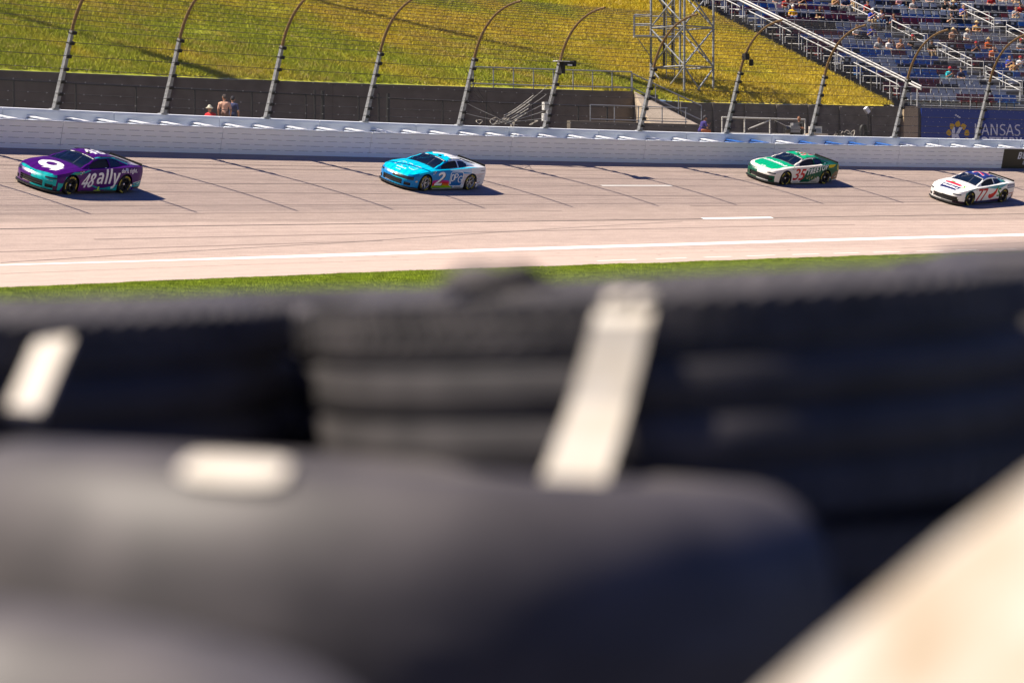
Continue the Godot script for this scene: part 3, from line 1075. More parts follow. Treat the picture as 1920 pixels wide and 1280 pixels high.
func build_stand() -> void:
	var t := thing("grandstand", "open grandstand with rows of red, blue, grey and black seats above the banner", "grandstand")
	var grey := speckle(Color(0.10, 0.095, 0.09), Color(0.22, 0.21, 0.20), 0.03, 0.9, 256, 0.4)
	var alum := mat(0.42, 0.42, 0.43, 0.45, 0.4)
	var wh := mat(0.46, 0.455, 0.45, 0.5)
	var dark := mat(0.045, 0.042, 0.04, 0.8)
	var rows := 27
	var ue := 62.0
	var g := G.new()
	# front wall under the seats with a buff corner column
	extrude_u(g, [Vector2(RET, 3.0), Vector2(RET, S0 - 0.1), Vector2(SV - 0.02, S0 - 0.1), Vector2(SV - 0.02, 3.0)], 33.2, ue)
	part("front_wall", g, speckle(Color(0.10, 0.09, 0.08), Color(0.16, 0.14, 0.12), 0.03), t)
	g = G.new()
	extrude_u(g, [Vector2(RET + 0.25, 3.0), Vector2(RET + 0.25, S0 - 0.06), Vector2(RET - 0.6, S0 - 0.06), Vector2(RET - 0.6, 3.0)], 32.25, 33.18)
	part("corner_column", g, speckle(Color(0.32, 0.24, 0.15), Color(0.46, 0.36, 0.24), 0.03), t)
	shift = 1.1; shear = 0.17
	var aisles := [[31.0, 32.7], [41.0, 42.1], [48.4, 49.6], [57.0, 58.2]]
	var seatg := G.new()
	seatg.box(Transform3D(Basis(Vector3(1, 0, 0), -0.22), Vector3(0, 0.66, -0.20)), Vector3(0.46, 0.40, 0.035))
	seatg.bx(Vector3(0, 0.425, 0.02), Vector3(0.46, 0.05, 0.42))
	seatg.bx(Vector3(0, 0.2, -0.05), Vector3(0.05, 0.4, 0.05))
	var seatm := seatg.mesh()
	var cols := [mat(0.15, 0.020, 0.024, 0.45), mat(0.018, 0.105, 0.31, 0.45), mat(0.36, 0.37, 0.39, 0.45), mat(0.012, 0.012, 0.013, 0.5)]
	var rest := [G.new(), G.new(), G.new(), G.new()]
	var made := 0
	for r in rows:
		var v0 := SV - r * SR
		var f := S0 + r * SH
		g = G.new()
		extrude_u(g, [Vector2(v0, f - 1.2), Vector2(v0, f), Vector2(v0 - SR + 0.002, f), Vector2(v0 - SR + 0.002, f - 1.2)], 32.72, ue, 6.0)
		part("terrace_step", g, grey, t)
		g = G.new()
		extrude_u(g, [Vector2(v0 + 0.004, f - 0.1), Vector2(v0 + 0.012, f + 0.012), Vector2(v0 - 0.09, f + 0.012), Vector2(v0 - 0.09, f + 0.002)], 33.0, ue, 6.0)
		part("step_nosing", g, alum, t)
		var u := 33.3
		var ci := 0
		var left := 0
		while u < ue - 4:
			var skip := false
			for a in aisles:
				if u > a[0] - 0.25 and u < a[1] + 0.25:
					skip = true
			if skip:
				u += 0.5
				continue
			if left <= 0:
				left = rng.randi_range(2, 5)
				ci = [0, 1, 2, 3, 2, 0, 2, 3, 1][rng.randi_range(0, 8)]
			left -= 1
			var fr := frame(u, v0 - 0.50, f)
			if u < 48.0 + r * 0.2 and made < 296 and r < 13:
				part("seat", seatm, cols[ci], t, fr)
				made += 1
			else:
				var gg: G = rest[ci]
				gg.box(fr * Transform3D(Basis(Vector3(1, 0, 0), -0.22), Vector3(0, 0.66, -0.20)), Vector3(0.46, 0.40, 0.035))
				gg.box(fr * Transform3D(Basis(), Vector3(0, 0.425, 0.02)), Vector3(0.46, 0.05, 0.42))
			u += 0.5
	for k in 4:
		part("far_seats", rest[k], cols[k], t).set_meta("kind", "stuff")
	# rails across each block, every third row
	var blocks := [[32.95, 40.8], [42.3, 48.2], [49.8, 56.8]]
	for r in rows:
		if r % 2 != 1 and r != 0:
			continue
		var v0 := SV - r * SR + 0.03
		var f := S0 + r * SH
		for bk in blocks:
			for dh in ([0.45, 0.85] if r > 0 else [0.10, 0.62]):
				run("rail", bk[0], bk[1], v0, func(_x): return f + dh, 0.021, wh, t)
			var n := int((bk[1] - bk[0]) / 1.75)
			for k in n + 1:
				var q: float = lerpf(bk[0], bk[1], float(k) / n)
				pipe("rail_post", P(q, v0, f - 0.1), P(q, v0, f + (0.87 if r > 0 else 0.64)), 0.024, wh, t)
			if r > 0:
				for dh in [0.45, 0.85]:   # short return at the aisle
					for sd in 2:
						pipe("rail", P(bk[sd], v0, f + dh), P(bk[sd], v0 - 1.3, f + dh + 0.1), 0.021, wh, t)
				for sd in 2:
					pipe("rail_post", P(bk[sd], v0 - 1.3, f + 0.3), P(bk[sd], v0 - 1.3, f + 0.97), 0.03, wh, t)
				g = G.new()
				var q0: float = bk[0]
				g.box(frame(q0 + 0.35, v0 + 0.04, f + 0.67), Vector3(0.62, 0.24, 0.02))
				part("row_plate", g, dark, t)
				g = G.new()
				g.box(frame(q0 + 0.35, v0 + 0.056, f + 0.67), Vector3(0.22, 0.13, 0.006))
				part("row_mark", g, wh, t)
	# aisle stair rails
	for ai in [1, 2]:
		var um: float = (aisles[ai][0] + aisles[ai][1]) * 0.5
		for r in range(2, rows - 3, 5):
			for dh in [0.55, 0.95]:
				pipe("aisle_rail", P(um, SV - r * SR, S0 + r * SH + dh), P(um, SV - (r + 3.6) * SR, S0 + (r + 3.6) * SH + dh), 0.034, wh, t)
			for k in 2:
				var rr := r + 3.6 * k
				pipe("rail_post", P(um, SV - rr * SR, S0 + rr * SH - 0.1), P(um, SV - rr * SR, S0 + rr * SH + 0.95), 0.03, wh, t)
	# outer stair at the grass side
	for k in rows * 2:
		var v0 := RET - 0.5 - k * SR * 0.5
		var f := S0 - 0.1 + k * SH * 0.5
		g = G.new()
		extrude_u(g, [Vector2(v0, f - 0.55), Vector2(v0, f), Vector2(v0 - SR * 0.5, f), Vector2(v0 - SR * 0.5, f - 0.55)], 31.15, 32.68)
		part("stair_step", g, mat(0.06, 0.056, 0.054, 0.8), t)
	var va := RET - 0.3
	var vb := RET - 21.0
	var hh := func(v: float) -> float: return S0 - 0.1 + (RET - 0.5 - v) / SR * SH
	g = G.new()
	g.tube([P(31.05, va, hh.call(va) + 0.06), P(31.05, vb, hh.call(vb) + 0.06)], 0.06, 6); part("stringer", g, wh, t)
	g = G.new()
	g.hexa([P(31.0, va, hh.call(va) - 0.5), P(31.13, va, hh.call(va) - 0.5), P(31.13, vb, hh.call(vb) - 0.5), P(31.0, vb, hh.call(vb) - 0.5), P(31.0, va, hh.call(va) - 0.04), P(31.13, va, hh.call(va) - 0.04), P(31.13, vb, hh.call(vb) - 0.04), P(31.0, vb, hh.call(vb) - 0.04)])
	part("stair_side", g, dark, t)
	for q in [[31.08, 1.02, 0.0], [32.75, 1.12, 0.06], [32.75, 1.28, 0.05]]:
		if q[2] > 0:
			g = G.new()
			g.tube([P(q[0], va, hh.call(va) + q[1]), P(q[0], vb, hh.call(vb) + q[1])], float(q[2]), 6); part("handrail", g, wh, t)
	for k in 14:
		var v := va - 0.3 - k * 1.5
		pipe("stair_post", P(31.06, v, hh.call(v) - 0.75), P(31.06, v, hh.call(v) + 1.0), 0.045, dark, t)
		pipe("rail_post", P(32.75, v, hh.call(v) - 0.1), P(32.75, v, hh.call(v) + 1.25), 0.035, wh, t)
	run("rail", 31.06, 31.07, va, func(_x): return 6.0, 0.02, dark, t)
	for k in 5:
		var v := va - 1.2 - k * 4.1
		g = G.new()
		var pth := [P(32.2, v, hh.call(v) + 0.95), P(32.2, v - 3.2, hh.call(v - 3.2) + 0.95)]
		g.tube(pth, 0.035, 6); part("handrail", g, wh, t)
		g = G.new()
		g.tube([P(32.2, v, hh.call(v) + 0.95), P(32.2, v + 0.16, hh.call(v) + 0.86), P(32.2, v + 0.13, hh.call(v) + 0.68), P(32.2, v - 0.2, hh.call(v) + 0.72)], 0.03, 6); part("handrail_end", g, wh, t)
		pipe("rail_post", P(32.2, v - 0.5, hh.call(v - 0.5) - 0.1), P(32.2, v - 0.5, hh.call(v - 0.5) + 0.95), 0.03, wh, t)
		pipe("rail_post", P(32.2, v - 2.7, hh.call(v - 2.7) - 0.1), P(32.2, v - 2.7, hh.call(v - 2.7) + 0.95), 0.03, wh, t)
	shift = 0.0; shear = 0.0
	# booth windows at the top of the stand
	var bo := thing("stand_booth", "pale blue glazed booth at the top of the grandstand", "booth", frame(51.2, SV - 27 * SR, S0 + 26 * SH))
	g = G.new(); g.bx(Vector3(0, 1.5, -1.5), Vector3(7, 3.0, 2.6)); part("walls", g, mat(0.05, 0.05, 0.055, 0.7), bo)
	for k in 4:
		g = G.new(); g.bx(Vector3(-2.55 + k * 1.7, 1.6, -0.18), Vector3(1.4, 1.9, 0.03)); part("pane", g, mat(0.16, 0.36, 0.50, 0.08, 0.0), bo)

func build_light_poles() -> void:
	# two stadium light poles up the hill, outside the view, whose shadows fall across the grass
	for e in [[-8.9, -9.9, 30.0, "tall floodlight pole high on the grass hill toward the service road end"], [18.3, -10.8, 30.0, "tall floodlight pole on the hilltop beyond the steel tower"]]:
		var tip := P(e[0], e[1], hill_h(e[0], e[1])) - SUN * float(e[2])
		# ground under the lamp head
		var cx := sin(A0) / K
		var cz := Z0 - cos(A0) / K
		var dx := tip.x - cx
		var dz := -tip.z - cz
		var vv := 1.0 / K - sqrt(dx * dx + dz * dz)
		var uu := (A0 - atan2(-dx, dz)) / K
		var y0 := hill_h(uu, vv) + CH - 0.3
		var t := thing("floodlight_pole", e[3], "light pole", Transform3D(Basis(), Vector3(tip.x, y0, tip.z)))
		var h := tip.y - y0
		var g := G.new()
		g.tube([Vector3.ZERO, Vector3(0, h * 0.5, 0), Vector3(0, h + 0.4, 0)], [0.26, 0.20, 0.13], 12)
		part("pole", g, mat(0.35, 0.35, 0.36, 0.5, 0.3), t)
		for k in 3:
			g = G.new(); g.bx(Vector3(0, h - 1.3 + k * 0.8, 0), Vector3(3.4, 0.14, 0.14)); part("crossarm", g, mat(0.35, 0.35, 0.36, 0.5, 0.3), t)
			for j in 5:
				g = G.new()
				g.lathe([Vector2(0.1, 0), Vector2(0.28, 0.1), Vector2(0.34, 0.35), Vector2(0.0, 0.36)], 10, Transform3D(Basis(Vector3(1, 0, 0), 0.9), Vector3(-1.5 + j * 0.75, h - 1.35 + k * 0.8, 0.2)))
				part("lamp_head", g, mat(0.5, 0.5, 0.5, 0.4, 0.3), t)

# ------------------------------------------------------------------ people: one continuous skin over tapered bones, meshed as surface nets
class Body:
	var v := PackedVector3Array()
	var n := PackedVector3Array()
	var ci := PackedInt32Array()
	var ix := PackedInt32Array()
	func build(bones: Array, cell: float, k: float) -> void:
		# bone: [a, b, ra, rb, colour index, squash (optional)]
		var lo := Vector3(1e9, 1e9, 1e9)
		var hi := -lo
		for q in bones:
			var r: float = maxf(q[2], q[3]) + cell * 3
			for p in [q[0], q[1]]:
				lo = lo.min(p - Vector3(r, r, r)); hi = hi.max(p + Vector3(r, r, r))
		var d := Vector3i(((hi - lo) / cell).ceil()) + Vector3i(2, 2, 2)
		var f := PackedFloat32Array()
		f.resize(d.x * d.y * d.z)
		f.fill(1.0)
		var best := PackedFloat32Array()
		best.resize(f.size())
		best.fill(9.0)
		var cc := PackedByteArray()
		cc.resize(f.size())
		var sx := 1
		var sy := d.x
		var sz := d.x * d.y
		for q in bones:
			var a: Vector3 = q[0]
			var b: Vector3 = q[1]
			var ra: float = q[2]
			var rb: float = q[3]
			var m := maxf(ra, rb) + k + cell * 1.5
			var l0 := Vector3i(((a.min(b) - Vector3(m, m, m) - lo) / cell).floor()).max(Vector3i.ZERO)
			var l1 := Vector3i(((a.max(b) + Vector3(m, m, m) - lo) / cell).ceil()).min(d - Vector3i.ONE)
			var ab := b - a
			var il := 1.0 / maxf(ab.length_squared(), 1e-8)
			var c: int = q[4]
			for z in range(l0.z, l1.z + 1):
				for y in range(l0.y, l1.y + 1):
					var o := z * sz + y * sy
					for x in range(l0.x, l1.x + 1):
						var p := lo + Vector3(x, y, z) * cell
						var t := clampf((p - a).dot(ab) * il, 0, 1)
						var e := (p - a - ab * t).length() - lerpf(ra, rb, t)
						var i := o + x
						if e < best[i]:
							best[i] = e; cc[i] = c
						var old := f[i]
						var hh := clampf(0.5 + 0.5 * (old - e) / k, 0, 1)
						f[i] = lerpf(old, e, hh) - k * hh * (1 - hh)
		var id := PackedInt32Array()
		id.resize(f.size())
		id.fill(-1)
		var off := [0, 1, sy, sy + 1, sz, sz + 1, sz + sy, sz + sy + 1]
		var edges := [[0, 1], [2, 3], [4, 5], [6, 7], [0, 2], [1, 3], [4, 6], [5, 7], [0, 4], [1, 5], [2, 6], [3, 7]]
		for z in d.z - 1:
			for y in d.y - 1:
				for x in d.x - 1:
					var i := z * sz + y * sy + x
					var s := 0
					for j in 8:
						if f[i + off[j]] < 0:
							s += 1
					if s == 0 or s == 8:
						continue
					var acc := Vector3.ZERO
					var m := 0
					for e in edges:
						var fa := f[i + off[e[0]]]
						var fb := f[i + off[e[1]]]
						if (fa < 0) != (fb < 0):
							var t := fa / (fa - fb)
							var pa := Vector3(e[0] & 1, (e[0] >> 1) & 1, e[0] >> 2)
							var pb := Vector3(e[1] & 1, (e[1] >> 1) & 1, e[1] >> 2)
							acc += pa.lerp(pb, t); m += 1
					id[i] = v.size()
					v.append(lo + (Vector3(x, y, z) + acc / m) * cell)
					n.append(Vector3(f[i + 1] - f[i], f[i + sy] - f[i], f[i + sz] - f[i]).normalized())
					var cb := 0
					var bb := 99.0
					for j in 8:
						if best[i + off[j]] < bb:
							bb = best[i + off[j]]; cb = cc[i + off[j]]
					ci.append(cb)
		for z in range(1, d.z - 1):
			for y in range(1, d.y - 1):
				for x in range(1, d.x - 1):
					var i := z * sz + y * sy + x
					var neg := f[i] < 0
					for ax in 3:
						var st: int = [1, sy, sz][ax]
						if neg == (f[i + st] < 0):
							continue
						var p: int = [sy, sz, 1][ax]
						var q: int = [sz, 1, sy][ax]
						var w := [id[i - p - q], id[i - q], id[i], id[i - p]]
						if w[0] < 0 or w[1] < 0 or w[2] < 0 or w[3] < 0:
							continue
						if neg:
							ix.append_array([w[0], w[2], w[1], w[0], w[3], w[2]])
						else:
							ix.append_array([w[0], w[1], w[2], w[0], w[2], w[3]])
	func mesh(pal: Array) -> ArrayMesh:
		var c := PackedColorArray()
		c.resize(v.size())
		for i in v.size():
			c[i] = pal[ci[i]]
		var a := []
		a.resize(Mesh.ARRAY_MAX)
		a[Mesh.ARRAY_VERTEX] = v; a[Mesh.ARRAY_NORMAL] = n; a[Mesh.ARRAY_COLOR] = c; a[Mesh.ARRAY_INDEX] = ix
		var m := ArrayMesh.new()
		m.add_surface_from_arrays(Mesh.PRIMITIVE_TRIANGLES, a)
		return m

func limb(o: Array, pts: Array, rad: Array, cols: Array) -> void:
	for i in pts.size() - 1:
		o.append([pts[i], pts[i + 1], rad[i], rad[i + 1], cols[i]])

func head(o: Array, c: Vector3, face: Vector3, hat: int) -> void:   # c: centre of the skull; colours 0 skin, 3 hair or cap
	var side := face.cross(Vector3.UP).normalized()
	o.append([c + Vector3(0, 0.02, 0), c + face * 0.015 - Vector3(0, 0.055, 0), 0.088, 0.066, 0])
	o.append([c + face * 0.085 - Vector3(0, 0.012, 0), c + face * 0.100 - Vector3(0, 0.03, 0), 0.012, 0.016, 0])
	for s in [-1.0, 1.0]:
		o.append([c + side * s * 0.086, c + side * s * 0.088 - Vector3(0, 0.03, 0), 0.018, 0.014, 0])
	o.append([c + Vector3(0, 0.055, 0) - face * 0.02, c + Vector3(0, 0.03, 0) - face * 0.045, 0.088, 0.080, 3])
	if hat == 1:
		o.append([c + Vector3(0, 0.065, 0), c + Vector3(0, 0.06, 0) + face * 0.03, 0.088, 0.078, 3])
		for s in [-0.05, 0.0, 0.05]:
			o.append([c + Vector3(0, 0.055, 0) + face * 0.09 + side * s, c + Vector3(0, 0.042, 0) + face * (0.165 - absf(s) * 0.4) + side * s, 0.014, 0.010, 3])
	elif hat == 2:
		for k in 12:
			var a := TAU * k / 12.0
			var b := TAU * (k + 1) / 12.0
			o.append([c + Vector3(cos(a) * 0.13, 0.045, sin(a) * 0.13), c + Vector3(cos(b) * 0.13, 0.045, sin(b) * 0.13), 0.022, 0.022, 3])
		o.append([c + Vector3(0, 0.07, 0), c + Vector3(0, 0.10, 0), 0.095, 0.08, 3])
	elif hat == 3:   # long hair
		o.append([c - face * 0.05, c - face * 0.07 - Vector3(0, 0.2, 0), 0.075, 0.055, 3])

func hand(o: Array, w: Vector3, dir: Vector3, across: Vector3) -> void:
	o.append([w, w + dir * 0.075, 0.030, 0.034, 0])
	for k in 4:
		var b := w + dir * 0.085 + across * (k - 1.5) * 0.021
		var l: float = [0.062, 0.075, 0.070, 0.055][k]
		var curl := across.cross(dir) * 0.018
		o.append([b, b + dir * l * 0.55 + curl * 0.3, 0.011, 0.010, 0])
		o.append([b + dir * l * 0.55 + curl * 0.3, b + dir * l + curl, 0.010, 0.008, 0])
	o.append([w + dir * 0.03 - across * 0.03, w + dir * 0.085 - across * 0.058, 0.013, 0.010, 0])

# seated: origin at the seat under the hips, facing +z
func seated(lean: float, arms: int, hat: int) -> Array:
	var o := []
	var hip := Vector3(0, 0.10, 0)
	var ch := Vector3(0, 0.40, lean)
	var nk := Vector3(0, 0.56, lean * 1.35)
	o.append([hip, Vector3(0, 0.24, lean * 0.4), 0.150, 0.135, 1])
	o.append([Vector3(0, 0.24, lean * 0.4), ch, 0.135, 0.150, 1])
	o.append([ch + Vector3(-0.09, 0.05, 0), ch + Vector3(0.09, 0.05, 0), 0.125, 0.125, 1])
	o.append([nk - Vector3(0, 0.05, 0), nk + Vector3(0, 0.06, 0.01), 0.058, 0.052, 0])
	head(o, nk + Vector3(0, 0.15, 0.03), Vector3(0.25 * (arms - 1), -0.1, 1).normalized(), hat)
	for s in [-1.0, 1.0]:
		limb(o, [Vector3(0.09 * s, 0.09, 0.02), Vector3(0.13 * s, 0.10, 0.42)], [0.098, 0.068], [2])
		limb(o, [Vector3(0.13 * s, 0.10, 0.42), Vector3(0.12 * s, -0.14, 0.44), Vector3(0.12 * s, -0.36, 0.40)], [0.066, 0.058, 0.042], [2, 2])
		o.append([Vector3(0.12 * s, -0.39, 0.38), Vector3(0.13 * s, -0.40, 0.54), 0.042, 0.034, 4])
		var sh := ch + Vector3(0.19 * s, 0.08, 0)
		var el := Vector3(0.26 * s, 0.22, 0.08 + lean)
		var wr := Vector3(0.13 * s, 0.19, 0.30)
		if arms == 1:
			wr = Vector3(0.06 * s, 0.40, 0.28 + lean)
		elif arms == 2 and s > 0:
			el = Vector3(0.30, 0.42, 0.14 + lean); wr = Vector3(0.16, 0.62, 0.20 + lean)
		limb(o, [sh, sh.lerp(el, 0.6)], [0.062, 0.054], [1])
		limb(o, [sh.lerp(el, 0.6), el, wr], [0.047, 0.042, 0.030], [0, 0])
		hand(o, wr, (wr - el).normalized(), Vector3(1, 0, 0))
	return o

# standing: origin between the feet, facing +z
func standing(arms: int, hat: int, turn: float) -> Array:
	var o := []
	var ch := Vector3(0, 1.27, 0.0)
	var nk := Vector3(0, 1.46, 0.02)
	o.append([Vector3(-0.05, 0.96, 0), Vector3(0.05, 0.96, 0), 0.135, 0.135, 2])
	o.append([Vector3(0, 0.98, 0), Vector3(0, 1.12, 0.01), 0.140, 0.138, 1])
	o.append([Vector3(0, 1.12, 0.01), ch, 0.138, 0.150, 1])
	o.append([ch + Vector3(-0.10, 0.07, 0), ch + Vector3(0.10, 0.07, 0), 0.120, 0.120, 1])
	o.append([nk - Vector3(0, 0.04, 0), nk + Vector3(0, 0.06, 0.01), 0.058, 0.053, 0])
	head(o, nk + Vector3(0, 0.15, 0.025), Vector3(sin(turn), 0, cos(turn)), hat)
	for s in [-1.0, 1.0]:
		limb(o, [Vector3(0.09 * s, 0.92, 0), Vector3(0.11 * s, 0.50, 0.02), Vector3(0.11 * s, 0.28, -0.01), Vector3(0.11 * s, 0.08, -0.03)], [0.098, 0.064, 0.060, 0.040], [2, 2, 2])
		o.append([Vector3(0.11 * s, 0.045, -0.05), Vector3(0.13 * s, 0.035, 0.13), 0.045, 0.036, 4])
		var sh := ch + Vector3(0.20 * s, 0.09, 0)
		var el := Vector3(0.27 * s, 1.08, -0.03)
		var wr := Vector3(0.25 * s, 0.84, 0.08)
		if arms == 1:
			el = Vector3(0.26 * s, 1.10, 0.08); wr = Vector3(0.12 * s, 1.20, 0.34)
		limb(o, [sh, sh.lerp(el, 0.65)], [0.066, 0.056], [1])
		limb(o, [sh.lerp(el, 0.65), el, wr], [0.048, 0.043, 0.030], [0, 0])
		hand(o, wr, (wr - el).normalized(), Vector3(0, 0, 1) if arms == 0 else Vector3(1, 0, 0))
	return o

func build_people() -> void:
	var skin := [Color(0.46, 0.24, 0.15), Color(0.33, 0.15, 0.09), Color(0.55, 0.31, 0.21)]
	var shirt := {"gray": Color(0.32, 0.32, 0.33), "red": Color(0.32, 0.012, 0.015), "pale": Color(0.55, 0.45, 0.38), "dark": Color(0.02, 0.02, 0.022), "yellow": Color(0.75, 0.42, 0.01), "black": Color(0.012, 0.012, 0.013), "blue": Color(0.01, 0.04, 0.42), "white": Color(0.75, 0.74, 0.72), "navy": Color(0.015, 0.02, 0.07), "pink": Color(0.55, 0.25, 0.28), "skin": Color(0.46, 0.26, 0.17), "orange": Color(0.55, 0.10, 0.01), "teal": Color(0.02, 0.50, 0.56), "tan": Color(0.42, 0.25, 0.09)}
	var word := {"gray": "grey", "red": "red", "pale": "cream", "dark": "charcoal", "yellow": "yellow", "black": "black", "blue": "royal blue", "white": "white", "navy": "navy", "pink": "pink", "skin": "light brown", "orange": "orange", "teal": "turquoise", "tan": "tan"}
	var caps := [["dark hair", Color(0.03, 0.02, 0.012)], ["black cap", Color(0.012, 0.012, 0.012)], ["red cap", Color(0.35, 0.01, 0.02)], ["white cap", Color(0.6, 0.6, 0.58)], ["long brown hair", Color(0.10, 0.05, 0.02)], ["wide straw hat", Color(0.5, 0.38, 0.2)]]
	var kind := [0, 1, 1, 1, 3, 2]
	var pants := [["dark trousers", Color(0.03, 0.03, 0.035)], ["blue jeans", Color(0.06, 0.12, 0.25)], ["tan shorts", Color(0.35, 0.24, 0.13)], ["grey shorts", Color(0.2, 0.2, 0.2)]]
	var poses := {}
	var list := [[20, 35.24, "gray"], [19, 35.3, "red"], [20, 36.22, "pale"], [20, 36.84, "dark"], [17, 34.95, "yellow"], [17, 36.52, "black"], [19, 40.5, "red"], [17, 39.9, "blue"], [17, 40.5, "white"], [16, 40.9, "navy"], [21, 43.55, "pink"], [20, 43.98, "gray"], [22, 45.91, "white"], [20, 45.95, "dark"], [20, 46.58, "dark"], [19, 46.7, "blue"], [17, 45.16, "dark"], [22, 49.9, "red"], [23, 51.07, "white"], [23, 51.87, "pale"], [19, 50.11, "gray"], [20, 50.89, "red"], [20, 51.5, "skin"], [13, 37.15, "white"], [13, 38.15, "blue"], [10, 37.17, "gray"], [10, 37.85, "white"], [10, 38.55, "skin"], [11, 39.81, "dark"], [10, 40.58, "dark"], [13, 43.37, "skin"], [13, 44.28, "white"], [10, 43.52, "navy"], [11, 44.81, "orange"], [9, 44.09, "orange"], [11, 46.88, "gray"], [7, 44.98, "white"], [7, 44.2, "blue"], [4, 38.73, "teal"], [4, 39.5, "navy"], [6, 44.09, "tan"], [20, 38.89, "tan"], [20, 39.6, "navy"], [21, 40.6, "dark"], [15, 45.9, "tan"], [14, 50.3, "red"], [12, 47.6, "dark"], [22, 37.6, "dark"], [22, 47.4, "navy"], [23, 44.9, "blue"]]
	var seen := {}
	for e in list:
		var r: int = e[0]
		var k := rng.randi_range(0, 5)
		if e[2] == "teal":
			k = 2
		var arms := rng.randi_range(0, 2)
		var lean: float = [0.02, 0.10, 0.17][rng.randi_range(0, 2)]
		var key := "%d %d %f" % [kind[k], arms, lean]
		if not poses.has(key):
			var b := Body.new()
			b.build(seated(lean, arms, kind[k]), 0.028, 0.03)
			poses[key] = b
		var pp := rng.randi_range(0, 3)
		var pal := [skin[rng.randi_range(0, 2)], shirt[e[2]], pants[pp][1], caps[k][1], Color(0.06, 0.055, 0.05)]
		var lab := "spectator with %s, %s shirt and %s in the grandstand" % [caps[k][0], word[e[2]], pants[pp][0]]
		if seen.has(lab):
			lab = "spectator with %s, %s shirt and %s, row %d of the stand" % [caps[k][0], word[e[2]], pants[pp][0], r + 1]
		seen[lab] = true
		var at := frame(e[1], SV - r * SR - 0.46, S0 + r * SH + 0.455) * Transform3D(Basis(Vector3.UP, rng.randf_range(-0.5, 0.2)), Vector3.ZERO)
		solo("person", poses[key].mesh(pal), vmat(0.9), lab, "person", "spectators in the grandstand", at)
	# people on the service road
	var who := func(bones: Array, pal: Array, at: Transform3D, label: String):
		var b := Body.new()
		b.build(bones, 0.016, 0.025)
		solo("person", b.mesh(pal), vmat(0.9), label, "person", "people behind the catch fence", at)
	var turn := func(u: float, v: float, h: float, yaw: float) -> Transform3D: return frame(u, v, h) * Transform3D(Basis(Vector3.UP, yaw), Vector3.ZERO)
	who.call(standing(0, 1, 0.5), [skin[0], Color(0.66, 0.38, 0.27), Color(0.16, 0.09, 0.07), Color(0.06, 0.05, 0.045), Color(0.05, 0.05, 0.05)], turn.call(-12.8, -4.3, 3.42, 2.5), "person in a salmon shirt and dark cap walking along the service road")
	who.call(standing(0, 1, 0.3), [skin[0], Color(0.035, 0.045, 0.12), Color(0.03, 0.04, 0.10), Color(0.02, 0.02, 0.03), Color(0.05, 0.05, 0.05)], turn.call(-12.2, -4.5, 3.38, 2.1), "person in a navy patterned shirt and dark cap beside the salmon shirt")
	who.call(seated(0.10, 0, 2), [skin[0], Color(0.55, 0.012, 0.02), Color(0.08, 0.08, 0.1), Color(0.55, 0.53, 0.42), Color(0.05, 0.05, 0.05)], turn.call(-14.95, -2.6, 3.72, -1.2), "person in a red shirt and pale bucket hat sitting behind the wall")
	who.call(seated(0.16, 1, 1), [skin[1], Color(0.035, 0.02, 0.16), Color(0.45, 0.14, 0.05), Color(0.05, 0.05, 0.055), Color(0.05, 0.05, 0.05)], turn.call(14.1, -2.6, 4.12, 1.35), "person in a purple shirt and cap sitting beside the white pipe barrier")
	who.call(standing(1, 0, 0.0), [skin[1], Color(0.012, 0.012, 0.013), Color(0.012, 0.012, 0.013), Color(0.02, 0.014, 0.01), Color(0.03, 0.03, 0.03)], turn.call(20.0, -2.0, 3.32, -1.3), "camera operator in black standing behind the wall")
	# folding stools under the two seated people, video camera on its pedestal
	for e in [[-14.95, -2.6, 3.72, "low black folding stool under the person in red"], [14.1, -2.6, 4.12, "tall black folding stool under the person in purple"]]:
		var st := thing("folding_stool", e[3], "stool", frame(e[0], e[1], 3.25))
		var h: float = e[2] - 3.25
		var g := G.new(); g.bx(Vector3(0, h - 0.03, 0), Vector3(0.40, 0.04, 0.36)); part("seat", g, mat(0.02, 0.02, 0.02), st)
		for s in [-1.0, 1.0]:
			for z in [-1.0, 1.0]:
				g = G.new(); g.bar(Vector3(0.18 * s, 0, 0.15 * z), Vector3(0.16 * s, h - 0.05, 0.13 * z), 0.014); part("leg", g, mat(0.1, 0.1, 0.1, 0.4, 0.6), st)
	var vc := thing("video_camera", "grey and black broadcast video camera on a pedestal beside the wall", "camera", frame(19.35, -1.7, 3.25))
	var g := G.new(); g.bx(Vector3(0, 1.12, 0), Vector3(0.62, 0.34, 0.30)); g.bx(Vector3(0.05, 1.36, 0), Vector3(0.34, 0.14, 0.22)); part("body", g, mat(0.20, 0.20, 0.21, 0.5), vc)
	g = G.new(); g.lathe([Vector2(0.0, 0), Vector2(0.15, 0), Vector2(0.18, 0.28), Vector2(0.0, 0.28)], 12, Transform3D(Basis(Vector3(0, 0, 1), PI / 2), Vector3(-0.30, 1.10, 0))); part("lens", g, mat(0.015, 0.015, 0.017, 0.3), vc)
	g = G.new(); g.bx(Vector3(0.1, 0.9, 0.02), Vector3(0.5, 0.14, 0.24)); part("tripod_head", g, mat(0.03, 0.03, 0.03), vc)
	for a in [0.3, 2.4, 4.5]:
		g = G.new(); g.bar(Vector3(0, 0.88, 0), Vector3(cos(a) * 0.45, 0, sin(a) * 0.45), 0.03); part("tripod_leg", g, mat(0.04, 0.04, 0.04), vc)

# ------------------------------------------------------------------ stock cars (x runs from nose to tail, z toward the driver's side)
var car_parts := {}
var edge := []       # plan outline samples: [s, x, z, nx, nz]
var slen := 0.0
const YT := 1.32

